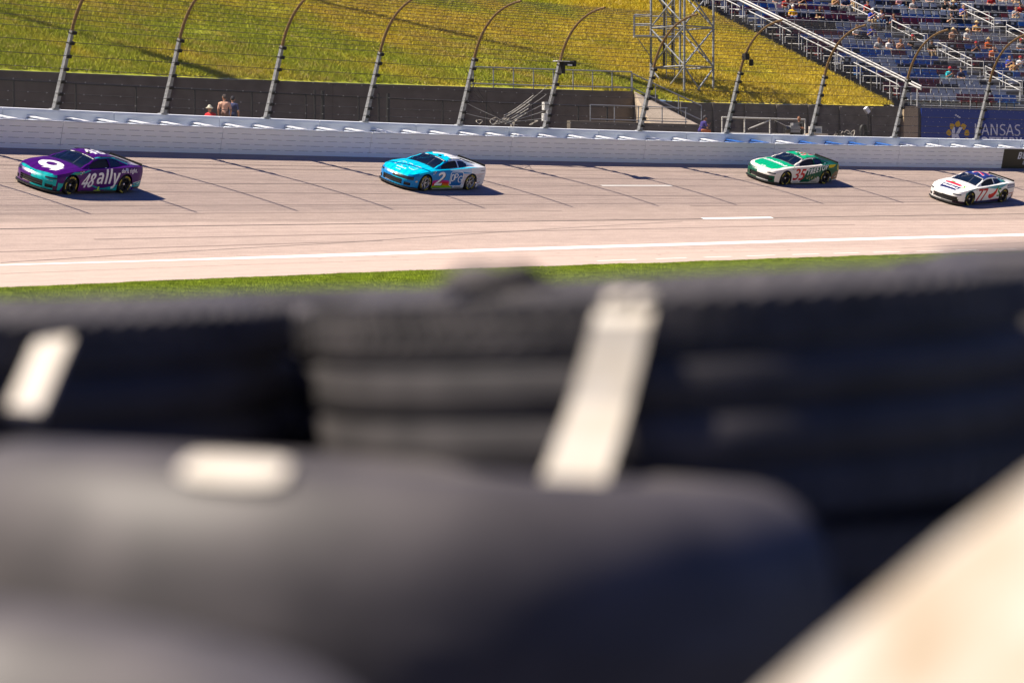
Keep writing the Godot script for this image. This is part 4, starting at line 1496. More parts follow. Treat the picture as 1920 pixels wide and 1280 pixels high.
func prof(k: Array, x: float) -> float:
	if x <= k[0][0]:
		return k[0][1]
	for i in k.size() - 1:
		if x <= k[i + 1][0]:
			var t: float = (x - k[i][0]) / (k[i + 1][0] - k[i][0])
			t = t * t * (3 - 2 * t) * 0.5 + t * 0.5
			return lerpf(k[i][1], k[i + 1][1], t)
	return k[-1][1]

func y_top(x: float) -> float:
	return prof([[0, 0.60], [0.25, 0.66], [0.6, 0.735], [1.0, 0.80], [1.6, 0.855], [2.5, 0.885], [3.2, 0.925], [3.9, 0.965], [4.5, 0.96], [4.9, 0.945]], x)

func crown(x: float) -> float:
	return prof([[0, 0.03], [0.5, 0.055], [1.5, 0.07], [4.0, 0.05], [4.9, 0.02]], x)

func inset(x: float, y: float) -> float:
	var t := clampf((y - 0.12) / (y_top(x) - 0.12), 0, 1)
	var nose := clampf(1.0 - x / 0.5, 0, 1)
	return 0.035 * pow(1 - t, 2) + (0.055 + 0.05 * nose) * pow(maxf(0, (t - 0.62) / 0.38), 2)

func s_at(x: float) -> float:   # arc length on the flank for a given x
	for i in edge.size() - 1:
		if edge[i + 1][1] >= x and edge[i][2] > 0.5:
			return lerpf(edge[i][0], edge[i + 1][0], (x - edge[i][1]) / maxf(1e-6, edge[i + 1][1] - edge[i][1]))
	return slen

func skin_pt(i: int, y: float, extra := 0.0) -> Vector3:
	var e: Array = edge[i]
	var d := inset(e[1], y) + extra
	return Vector3(e[1] - e[3] * d, y, e[2] - e[4] * d)

func init_car() -> void:
	var k := [Vector2(0, 0), Vector2(0.008, 0.25), Vector2(0.045, 0.48), Vector2(0.13, 0.70), Vector2(0.30, 0.875), Vector2(0.60, 0.965), Vector2(1.03, 0.995), Vector2(1.7, 0.985), Vector2(2.4, 0.98), Vector2(3.1, 0.99), Vector2(3.8, 1.0), Vector2(4.4, 0.965), Vector2(4.72, 0.90), Vector2(4.86, 0.80), Vector2(4.90, 0.55), Vector2(4.905, 0.0)]
	var raw := []
	for i in k.size() - 1:
		var n := 5 if i < 5 or i > 11 else 4
		for j in n:
			var a: Vector2 = k[maxi(i - 1, 0)] if i > 0 else Vector2(0.008, -0.25)
			var b: Vector2 = k[mini(i + 2, k.size() - 1)]
			raw.append(k[i].cubic_interpolate(k[i + 1], a, b, j / float(n)))
	raw.append(k[-1])
	# extra samples where the wheel openings are
	for xc in [1.03, 3.82]:
		for j in 17:
			raw.append(Vector2(xc - 0.40 * cos(PI * j / 16.0), -1))
	var body := raw.filter(func(q): return q.y >= 0)
	for q in raw:
		if q.y < 0:
			for i in body.size() - 1:
				if body[i].x <= q.x and body[i + 1].x >= q.x and body[i].y > 0.5:
					body.insert(i + 1, Vector2(q.x, lerpf(body[i].y, body[i + 1].y, (q.x - body[i].x) / maxf(1e-6, body[i + 1].x - body[i].x))))
					break
	var s := 0.0
	for i in body.size():
		if i > 0:
			s += body[i].distance_to(body[i - 1])
		var d: Vector2 = (body[mini(i + 1, body.size() - 1)] - body[maxi(i - 1, 0)]).normalized()
		if i == 0:
			d = Vector2(0, 1)
		if i == body.size() - 1:
			d = Vector2(0, -1)
		edge.append([s, body[i].x, body[i].y, -d.y, d.x])
	slen = s

func y_low(x: float, side: int) -> float:   # lower edge of the skin, with the round wheel openings; side picks the limit at the opening's ends
	for xc in [1.03, 3.82]:
		var d := x - float(xc)
		if absf(d) < 0.3999 or (absf(absf(d) - 0.4) < 0.001 and signf(d) != side):
			return 0.33 + sqrt(maxf(0, 0.16 - d * d))
	return 0.13 if x > 0.6 and x < 4.3 else (0.15 if x < 0.6 else 0.24)

func is_grille(i: int, y: float) -> bool:
	var s: float = edge[i][0]
	return (s < 0.50 and y > 0.21 and y < 0.415) or (s > 0.60 and s < 0.88 and y > 0.21 and y < 0.33)

func build_car_meshes() -> void:
	init_car()
	var rows := 13
	var near := G.new()
	var far := G.new()
	var grille := G.new()
	for i in edge.size() - 1:
		var cols := []
		for e in [[i, 1], [i + 1, -1]]:
			var x: float = edge[e[0]][1]
			var lo := y_low(x, e[1])
			var hi := y_top(x)
			var c := []
			for j in rows + 1:
				var y := lerpf(lo, hi, j / float(rows))
				if edge[e[0]][0] < 0.95 and x < 0.6:   # rows on fixed heights round the nose so that the openings are straight
					y = [0.15, 0.21, 0.25, 0.29, 0.33, 0.372, 0.415, 0.46, 0.50, 0.54, 0.57, 0.59, lerpf(0.60, hi, 0.6), hi][j]
				c.append([skin_pt(e[0], y), Vector2(edge[e[0]][0] / slen, 1.0 - y / YT), skin_pt(e[0], y, 0.07), y])
			cols.append(c)
		for j in rows:
			var q := [cols[0][j], cols[1][j], cols[1][j + 1], cols[0][j + 1]]
			var ym: float = (q[0][3] + q[2][3]) * 0.5
			if is_grille(i, ym):
				grille.quad(q[0][2], q[1][2], q[2][2], q[3][2])
				var mm := [q[0][2], q[1][2], q[2][2], q[3][2]].map(func(p): return p * Vector3(1, 1, -1))
				grille.quad(mm[1], mm[0], mm[3], mm[2])
				if j % 2 == 0:
					var p0: Vector3 = (q[0][0] + q[3][0]) * 0.5
					var p1: Vector3 = (q[1][0] + q[2][0]) * 0.5
					grille.bar(p0, p1, 0.007, 4)
					grille.bar(p0 * Vector3(1, 1, -1), p1 * Vector3(1, 1, -1), 0.007, 4)
				continue
			var nn := []
			for w in 4:
				var ii: int = i if w == 0 or w == 3 else i + 1
				var dy := 0.03
				var up := skin_pt(ii, q[w][3] + dy) - skin_pt(ii, q[w][3] - dy)
				var al := skin_pt(mini(ii + 1, edge.size() - 1), q[w][3]) - skin_pt(maxi(ii - 1, 0), q[w][3])
				nn.append(al.cross(up).normalized())
			var pts := q.map(func(z): return z[0])
			var uvs := q.map(func(z): return z[1])
			near.qn(pts, nn, uvs)
			var pm := pts.map(func(p): return p * Vector3(1, 1, -1))
			var nm := nn.map(func(p): return p * Vector3(1, 1, -1))
			far.qn([pm[1], pm[0], pm[3], pm[2]], [nm[1], nm[0], nm[3], nm[2]], [uvs[1], uvs[0], uvs[3], uvs[2]])
	car_parts.near = near.mesh(); car_parts.far = far.mesh(); car_parts.grille = grille.mesh()
	# hood and deck: strips across the car between the two shoulders
	var hood := G.new()
	var deck := G.new()
	var ts := []
	for k in 27:
		ts.append(-1.0 + k / 13.0)
	var top := func(i: int, t: float) -> Vector3:
		var p := skin_pt(i, y_top(edge[i][1]))
		var b := 0.0
		if edge[i][1] > 0.5 and edge[i][1] < 1.7:
			b = 0.012 * smoothstep(0.55, 0.8, absf(t)) * (1 - smoothstep(0.9, 1.0, absf(t)))
		return Vector3(p.x, p.y + crown(edge[i][1]) * (1 - pow(absf(t), 2.4)) + b, p.z * t)
	for i in edge.size() - 1:
		for j in ts.size() - 1:
			var x: float = edge[i][1]
			var tm: float = absf(ts[j] + ts[j + 1]) * 0.5
			if x > 1.68 and x < 4.05 and tm < 0.82:
				continue
			var q := [top.call(i, ts[j + 1]), top.call(i + 1, ts[j + 1]), top.call(i + 1, ts[j]), top.call(i, ts[j])]
			var nn := []
			for w in [[i, j + 1], [i + 1, j + 1], [i + 1, j], [i, j]]:
				var a: Vector3 = top.call(mini(w[0] + 1, edge.size() - 1), ts[w[1]]) - top.call(maxi(w[0] - 1, 0), ts[w[1]])
				var b: Vector3 = top.call(w[0], ts[mini(w[1] + 1, ts.size() - 1)]) - top.call(w[0], ts[maxi(w[1] - 1, 0)])
				var cr := b.cross(a)
				nn.append(cr.normalized() if cr.length() > 1e-9 else Vector3.UP)
			var uvs := q.map(func(p): return Vector2(p.x / 4.9, 0.5 + p.z / 2.0))
			(hood if x < 2.4 else deck).qn(q, nn, uvs)
	car_parts.hood = hood.mesh(); car_parts.deck = deck.mesh()
	# greenhouse
	var yt := [[1.60, 0.905], [1.95, 1.055], [2.30, 1.195], [2.55, 1.255], [2.85, 1.285], [3.2, 1.275], [3.5, 1.235], [3.9, 1.13], [4.35, 0.99]]
	var wr := [[1.60, 0.80], [1.95, 0.74], [2.30, 0.655], [2.6, 0.60], [3.2, 0.58], [3.6, 0.60], [4.0, 0.64], [4.35, 0.68]]
	var wb := [[1.60, 0.82], [2.2, 0.86], [3.2, 0.86], [3.8, 0.80], [4.35, 0.70]]
	var xs := [1.60, 1.70, 1.80, 1.90, 1.98, 2.06, 2.14, 2.22, 2.32, 2.42, 2.55, 2.70, 2.85, 2.98, 3.06, 3.16, 3.28, 3.40, 3.50, 3.60, 3.75, 3.90, 4.05, 4.20, 4.35]
	var rf := func(x: float, t: float) -> Vector3:   # roof skin, t -1..1 across
		var y := prof(yt, x)
		return Vector3(x, y - 0.055 * pow(absf(t), 2.2) * clampf((x - 1.6) / 0.5, 0.25, 1), prof(wr, x) * t)
	var sd := func(x: float, t: float) -> Vector3:   # side, t 0 base .. 1 roof edge
		var a := Vector3(x, y_top(x) - 0.02, prof(wb, x))
		var b: Vector3 = rf.call(x, 1.0)
		if b.y < a.y + 0.01:
			b.y = a.y + 0.01
		var p := a.lerp(b, t)
		p.z += sin(t * PI) * 0.02
		return p
	var pieces := {"roof": G.new(), "windshield": G.new(), "rear_window": G.new(), "pillar": G.new(), "side_near": G.new(), "side_far": G.new(), "net": G.new(), "quarter": G.new(), "sun_strip": G.new()}
	var tt := [-1.0, -0.92, -0.6, -0.3, 0.0, 0.3, 0.6, 0.92, 1.0]
	var st := [0.0, 0.14, 0.3, 0.5, 0.7, 0.86, 1.0]
	for i in xs.size() - 1:
		var x0: float = xs[i]
		var x1: float = xs[i + 1]
		var xm := (x0 + x1) / 2
		for j in tt.size() - 1:
			var q := [rf.call(x0, tt[j + 1]), rf.call(x1, tt[j + 1]), rf.call(x1, tt[j]), rf.call(x0, tt[j])]
			var nn := []
			for w in [[x0, tt[j + 1]], [x1, tt[j + 1]], [x1, tt[j]], [x0, tt[j]]]:
				var a: Vector3 = rf.call(w[0] + 0.04, w[1]) - rf.call(w[0] - 0.04, w[1])
				var b: Vector3 = rf.call(w[0], w[1] + 0.05) - rf.call(w[0], w[1] - 0.05)
				nn.append(b.cross(a).normalized())
			var uvs := q.map(func(p): return Vector2(p.x / 4.9, 0.5 + p.z / 2.0))
			var mid: bool = absf(tt[j] + tt[j + 1]) < 1.8
			var key := "roof"
			if xm < 2.42 and mid:
				key = "sun_strip" if xm > 2.32 else "windshield"
			elif xm > 3.5 and xm < 4.2 and mid:
				key = "rear_window"
			pieces[key].qn(q, nn, uvs)
		for sgn in [1.0, -1.0]:
			for j in st.size() - 1:
				var t0: float = st[j]
				var t1: float = st[j + 1]
				var q := [sd.call(x0, t0), sd.call(x1, t0), sd.call(x1, t1), sd.call(x0, t1)]
				var uvs := q.map(func(p): return Vector2(s_at(p.x) / slen, 1.0 - p.y / YT))
				var key := "side_near" if sgn > 0 else "side_far"
				if j >= 1 and j <= 4:
					if xm > 1.98 and xm < 2.98:
						key = "net"
					elif xm > 3.06 and xm < 3.60 - 0.22 * (j - 1) * 0.33 + 0.1:
						key = "quarter"
				var dep := 0.0
				if key == "net" or key == "quarter":
					dep = 0.03 if key == "net" else 0.012
				var pts := q.map(func(p): return (p - Vector3(0, 0, dep)) * Vector3(1, 1, sgn))
				if sgn > 0:
					pieces[key].quv(pts, uvs)
				else:
					pieces[key].quv([pts[1], pts[0], pts[3], pts[2]], [uvs[1], uvs[0], uvs[3], uvs[2]])
	for key in pieces:
		car_parts[key] = pieces[key].mesh()
	# cabin: dark tub, roll bars, seat
	var g := G.new()
	g.bx(Vector3(2.9, 0.55, 0), Vector3(2.5, 0.5, 1.5)); g.bx(Vector3(1.95, 0.80, 0), Vector3(0.5, 0.12, 1.4))
	g.bx(Vector3(3.05, 0.88, 0.38), Vector3(0.16, 0.5, 0.42))
	car_parts.cabin = g.mesh()
	g = G.new()
	for z in [-0.55, 0.55]:
		g.tube([Vector3(1.95, 0.8, z * 1.25), Vector3(2.5, 1.17, z), Vector3(3.15, 1.19, z), Vector3(3.5, 0.8, z * 1.1)], 0.022, 6)
	g.tube([Vector3(2.5, 1.17, -0.55), Vector3(2.5, 1.17, 0.55)], 0.022, 6); g.tube([Vector3(3.15, 1.19, -0.55), Vector3(3.15, 1.19, 0.55)], 0.022, 6)
	g.tube([Vector3(2.0, 0.85, 0.02), Vector3(2.5, 1.17, 0.02)], 0.02, 6); g.tube([Vector3(3.15, 1.15, -0.5), Vector3(3.2, 0.75, 0.5)], 0.022, 6)
	car_parts.roll_cage = g.mesh()
	g = G.new()
	g.lathe([Vector2(0.0, -0.15), Vector2(0.10, -0.14), Vector2(0.135, -0.03), Vector2(0.12, 0.08), Vector2(0.06, 0.13), Vector2(0, 0.14)], 12, Transform3D(Basis(), Vector3(2.86, 1.02, 0.38)))
	car_parts.helmet = g.mesh()
	# headlamp lens following the nose, splitter, skirt, spoiler, mirror-less flap rails
	var hl := G.new()
	for i in edge.size() - 1:
		if edge[i][0] > 0.56 and edge[i][0] < 0.98:
			var a0 := 0.525
			var b0: float = 0.575 + 0.02 * (edge[i][0] - 0.56)
			hl.quad(skin_pt(i, a0, -0.008), skin_pt(i + 1, a0 + 0.008, -0.008), skin_pt(i + 1, b0 + 0.008, -0.008), skin_pt(i, b0, -0.008))
	car_parts.lamp_near = hl.mesh()
	var hf := G.new()
	for i in range(0, hl.v.size(), 3):
		for w in [0, 2, 1]:
			hf.one(hl.v[i + w] * Vector3(1, 1, -1), hl.n[i + w] * Vector3(1, 1, -1), Vector2.ZERO)
	car_parts.lamp_far = hf.mesh()
	var spl := G.new()
	var skt := G.new()
	for i in edge.size() - 1:
		for sgn in [1.0, -1.0]:
			var m := Vector3(1, 1, sgn)
			var x: float = edge[i][1]
			if x < 0.62:
				var a := [skin_pt(i, 0.15, -0.055), skin_pt(i + 1, 0.15, -0.055), skin_pt(i + 1, 0.15, 0.1), skin_pt(i, 0.15, 0.1)]
				var lo := a.map(func(p): return Vector3(p.x, 0.085, p.z) * m)
				var hi := a.map(func(p): return Vector3(p.x, 0.125, p.z) * m)
				var up := a.map(func(p): return Vector3(p.x, 0.155, p.z) * m)
				if sgn > 0:
					spl.hexa(lo + hi)
					spl.quad(hi[3], hi[2], up[2], up[3])
				else:
					spl.hexa([lo[1], lo[0], lo[3], lo[2], hi[1], hi[0], hi[3], hi[2]])
					spl.quad(hi[2], hi[3], up[3], up[2])
			elif (x > 1.44 and x < 3.40) or x > 4.25:
				var b0 := 0.075 if x < 4 else 0.17
				var a := [skin_pt(i, 0.14, 0.02), skin_pt(i + 1, 0.14, 0.02)]
				var p0: Vector3 = Vector3(a[0].x, b0, a[0].z) * m
				var p1: Vector3 = Vector3(a[1].x, b0, a[1].z) * m
				var t0: Vector3 = Vector3(a[0].x, 0.135 if x < 4 else 0.26, a[0].z) * m
				var t1: Vector3 = Vector3(a[1].x, 0.135 if x < 4 else 0.26, a[1].z) * m
				if sgn > 0:
					skt.quad(p0, p1, t1, t0)
				else:
					skt.quad(p1, p0, t0, t1)
	car_parts.splitter = spl.mesh(); car_parts.skirt = skt.mesh()
	g = G.new()
	g.hexa([Vector3(4.72, 0.955, 0.78), Vector3(4.76, 0.955, 0.78), Vector3(4.76, 0.955, -0.78), Vector3(4.72, 0.955, -0.78), Vector3(4.785, 1.035, 0.76), Vector3(4.80, 1.03, 0.76), Vector3(4.80, 1.03, -0.76), Vector3(4.785, 1.035, -0.76)])
	car_parts.spoiler = g.mesh()
	g = G.new()
	for z in [-0.56, 0.56]:
		g.box(Transform3D(Basis(Vector3(0, 0, 1), -0.02), Vector3(3.0, 1.236, z)), Vector3(0.8, 0.022, 0.01))
	g.bx(Vector3(2.56, 1.262, 0.12), Vector3(0.12, 0.04, 0.10))
	car_parts.roof_rails = g.mesh()
	g = G.new()
	g.bx(Vector3(2.45, 0.22, 0), Vector3(4.0, 0.12, 1.4)); car_parts.floor = g.mesh()
	# wheel: axis along z, outer face at +z
	var ax := Transform3D(Basis(Vector3(1, 0, 0), PI / 2), Vector3.ZERO)
	g = G.new()
	g.lathe([Vector2(0.235, -0.15), Vector2(0.31, -0.155), Vector2(0.335, -0.12), Vector2(0.34, 0), Vector2(0.335, 0.12), Vector2(0.31, 0.155), Vector2(0.235, 0.15)], 40, ax)
	car_parts.tyre = g.mesh()
	g = G.new()
	g.lathe([Vector2(0.20, -0.14), Vector2(0.237, -0.14), Vector2(0.237, 0.145), Vector2(0.222, 0.152), Vector2(0.212, 0.13), Vector2(0.205, 0.0)], 32, ax)
	for k in 5:
		for d in [-0.12, 0.12]:
			var a: float = TAU * k / 5.0 + d
			g.tube([Vector3(cos(a - d * 0.6) * 0.03, sin(a - d * 0.6) * 0.03, 0.075), Vector3(cos(a) * 0.13, sin(a) * 0.13, 0.085), Vector3(cos(a + d) * 0.212, sin(a + d) * 0.212, 0.115)], 0.015, 5)
	car_parts.rim = g.mesh()
	g = G.new()
	g.lathe([Vector2(0.045, 0.04), Vector2(0.045, 0.11), Vector2(0.03, 0.125), Vector2(0, 0.125)], 12, ax)
	car_parts.hub = g.mesh()
	g = G.new()
	g.lathe([Vector2(0.19, 0.0), Vector2(0.0, 0.0)], 20, Transform3D(Basis(Vector3(1, 0, 0), PI / 2), Vector3(0, 0, 0.01)))
	car_parts.brake = g.mesh()
	g = G.new()
	for e in [["GOODYEAR", 0.0], ["EAGLE", PI], ["RACING", PI * 0.55], ["EAGLE", PI * 1.5]]:
		var tr := letters(e[0])
		var wmax := 0.0
		for p in tr:
			wmax = maxf(wmax, p.x)
		for p in tr:
			var a: float = float(e[1]) + PI / 2 - (p.x - wmax / 2) * 0.16
			var r := 0.252 + p.y * 0.052
			g.one(Vector3(cos(a) * r, sin(a) * r, 0.1575), Vector3(0, 0, 1), Vector2.ZERO)
	car_parts.lettering = g.mesh()

func paint_mat(p: Paint) -> StandardMaterial3D:
	var m := StandardMaterial3D.new()
	m.albedo_texture = p.tex()
	m.roughness = 0.30
	m.metallic_specular = 0.22
	m.clearcoat_enabled = true; m.clearcoat = 0.18; m.clearcoat_roughness = 0.06
	return m

func decals(s: Paint, tp: Paint, dark: Color, strip: Color) -> void:   # small sponsor stickers that every car carries, and the band on the windshield
	var cs := [Color(0.75, 0.75, 0.75), Color(0.6, 0.45, 0.02), Color(0.45, 0.02, 0.03), Color(0.02, 0.08, 0.35), Color(0.7, 0.7, 0.7)]
	for k in 8:
		var x: float = 1.40 + 0.075 * (k % 3)
		var y: float = 0.70 + 0.045 * (k / 3) + 0.03 * (k % 3)
		s.rect(s_at(x), y, s_at(x) + 0.055, y + 0.026, cs[k % 5])
	for k in 4:
		s.rect(s_at(4.30 + 0.10 * k), 0.30 + 0.02 * k, s_at(4.30 + 0.10 * k) + 0.07, 0.335 + 0.02 * k, cs[(k + 2) % 5])
	s.rect(s_at(1.50), 0.135, s_at(1.95), 0.155, dark)
	s.rect(s_at(2.85), 0.135, s_at(3.25), 0.16, dark)
	tp.rect(2.28, 0.2, 2.43, 1.8, strip)
	marks(tp, Vector2(2.335, 0.42), Vector2(0, 0.062), Vector2(0.055, 0), 9, Color(0.8, 0.8, 0.78))
	tp.oval(2.365, 1.42, 0.03, 0.10, Color(0.75, 0.75, 0.72))
	tp.rect(4.30, 0.55, 4.55, 1.45, dark)

func place_car(called: String, label: String, front: Vector2, rear: Vector2, side: Paint, top: Paint, plain: Color, front_strip: Color, skirt: Color, rim_bright: bool) -> void:
	# front / rear: (u, v) of the near wheels' contact points
	var pf_ := P(front.x, front.y, track_h(front.y))
	var pr := P(rear.x, rear.y, track_h(rear.y))
	var um := (front.x + rear.x) / 2
	var e1 := U(um)
	var e2 := (V(um) - Vector3.UP * BANK).normalized()
	var up := e2.cross(e1).normalized()
	var xd := (pr - pf_)
	xd = (xd - up * xd.dot(up)).normalized()
	var zd := xd.cross(up).normalized()
	var mid := (pf_ + pr) / 2
	var o := mid - xd * ((1.03 + 3.82) / 2) - zd * 0.97
	var t := thing(called, label, "race car", Transform3D(Basis(xd, up, zd), o), "race cars on the banked track")
	decals(side, top, Color(0.02, 0.02, 0.022), front_strip)
	var ms := paint_mat(side)
	var mt := paint_mat(top)
	var mp := mat(plain.r, plain.g, plain.b, 0.3, 0.0, 0.6)
	var black := mat(0.012, 0.012, 0.013, 0.5)
	var glass := StandardMaterial3D.new()
	glass.albedo_color = Color(0.10, 0.16, 0.24, 0.42); glass.transparency = BaseMaterial3D.TRANSPARENCY_ALPHA; glass.roughness = 0.03
	var body := part("body_side", car_parts.near, ms, t)
	part("far_body_side", car_parts.far, mp, t)
	part("side_pillar", car_parts.side_near, ms, body)
	part("far_side_pillar", car_parts.side_far, mp, t)
	part("hood", car_parts.hood, mt, t)
	part("deck_lid", car_parts.deck, mt, t)
	var roof := part("roof", car_parts.roof, mt, t)
	part("roof_rail", car_parts.roof_rails, black, roof)
	var ws := part("windshield", car_parts.windshield, glass, t)
	part("sun_strip", car_parts.sun_strip, mt, ws)
	part("rear_window", car_parts.rear_window, mat(0.012, 0.013, 0.016, 0.4), t)
	part("window_net", car_parts.net, mat(0.008, 0.008, 0.010, 0.7), t)
	part("quarter_window", car_parts.quarter, mat(0.018, 0.026, 0.045, 0.1), t)
	part("cabin", car_parts.cabin, black, t)
	part("roll_cage", car_parts.roll_cage, mat(0.25, 0.25, 0.27, 0.5), t)
	part("driver_helmet", car_parts.helmet, mat(0.6, 0.6, 0.6, 0.3), t)
	part("grille", car_parts.grille, mat(0.018, 0.018, 0.02, 0.5), t)
	part("headlight", car_parts.lamp_near, mat(0.03, 0.03, 0.035, 0.12), t)
	part("headlight", car_parts.lamp_far, mat(0.03, 0.03, 0.035, 0.12), t)
	part("splitter", car_parts.splitter, mat(0.02, 0.02, 0.02, 0.5), t)
	part("side_skirt", car_parts.skirt, mat(skirt.r, skirt.g, skirt.b, 0.5), t)
	var matte := StandardMaterial3D.new()
	matte.albedo_color = Color(0.12, 0.12, 0.125); matte.roughness = 1.0; matte.metallic_specular = 0.1
	part("spoiler", car_parts.spoiler, matte, t)
	part("floor_pan", car_parts.floor, black, t)
	for w in [[1.03, 1.0], [3.82, 1.0], [1.03, -1.0], [3.82, -1.0]]:
		var wh := Node3D.new()
		wh.name = "wheel"
		t.add_child(wh, true)
		var turn := Basis(Vector3.UP, 0.0 if w[1] > 0 else PI) * Basis(Vector3(0, 0, 1), rng.randf() * TAU)
		wh.transform = Transform3D(turn, Vector3(w[0], 0.34, 0.82 * w[1]))
		part("tyre", car_parts.tyre, mat(0.012, 0.012, 0.012, 0.75), wh)
		part("rim", car_parts.rim, mat(0.55, 0.55, 0.55, 0.3, 0.7) if rim_bright else mat(0.03, 0.03, 0.032, 0.35, 0.3), wh)
		part("hub", car_parts.hub, mat(0.6, 0.6, 0.6, 0.3, 0.8), wh)
		part("brake_disc", car_parts.brake, mat(0.02, 0.02, 0.02, 0.6), wh)
		part("tyre_lettering", car_parts.lettering, mat(0.72, 0.58, 0.05, 0.7), wh)

func v2(k: Array) -> Array:
	var o := []
	for i in range(0, k.size(), 2):
		o.append(Vector2(k[i], k[i + 1]))
	return o

func sx(k: Array) -> Array:   # x,y pairs on the flank turned into print coordinates
	var o := []
	for i in range(0, k.size(), 2):
		o.append(Vector2(s_at(k[i]), k[i + 1]))
	return o

func new_side(c: Color) -> Paint:
	return Paint.new(slen, YT, 190.0, c)

func new_top(c: Color) -> Paint:
	return Paint.new(4.9, 2.0, 200.0, c)

# letters on the top print: image up is the far side of the car
func hood_text(p: Paint, text: String, x: float, z: float, cap: float, wide: float, c: Color) -> void:   # read from in front of the car
	var tr := letters(text)
	var w := 0.0
	for q in tr:
		w = maxf(w, q.x)
	p.text(tr, Vector2(x, 1.0 - z + w * cap * wide * 0.5), Vector2(0, -cap * wide), Vector2(cap, 0), c)

func marks(p: Paint, at: Vector2, ex: Vector2, ey: Vector2, n: int, c: Color) -> void:   # a run of small print too far away to read
	for k in n:
		var h := 0.65 + 0.35 * absf(sin(k * 2.3 + n))
		var w := 0.55 + 0.25 * absf(cos(k * 1.7))
		var a := at + ex * k
		p.poly([a, a + ex * w, a + ex * (w - 0.12) + ey * h, a + ex * 0.1 + ey * h], c)
		if k % 2:
			p.poly([a + ex * 0.2 + ey * 0.35, a + ex * 0.95 + ey * 0.3, a + ex * 0.9 + ey * 0.5, a + ex * 0.2 + ey * 0.55], c)

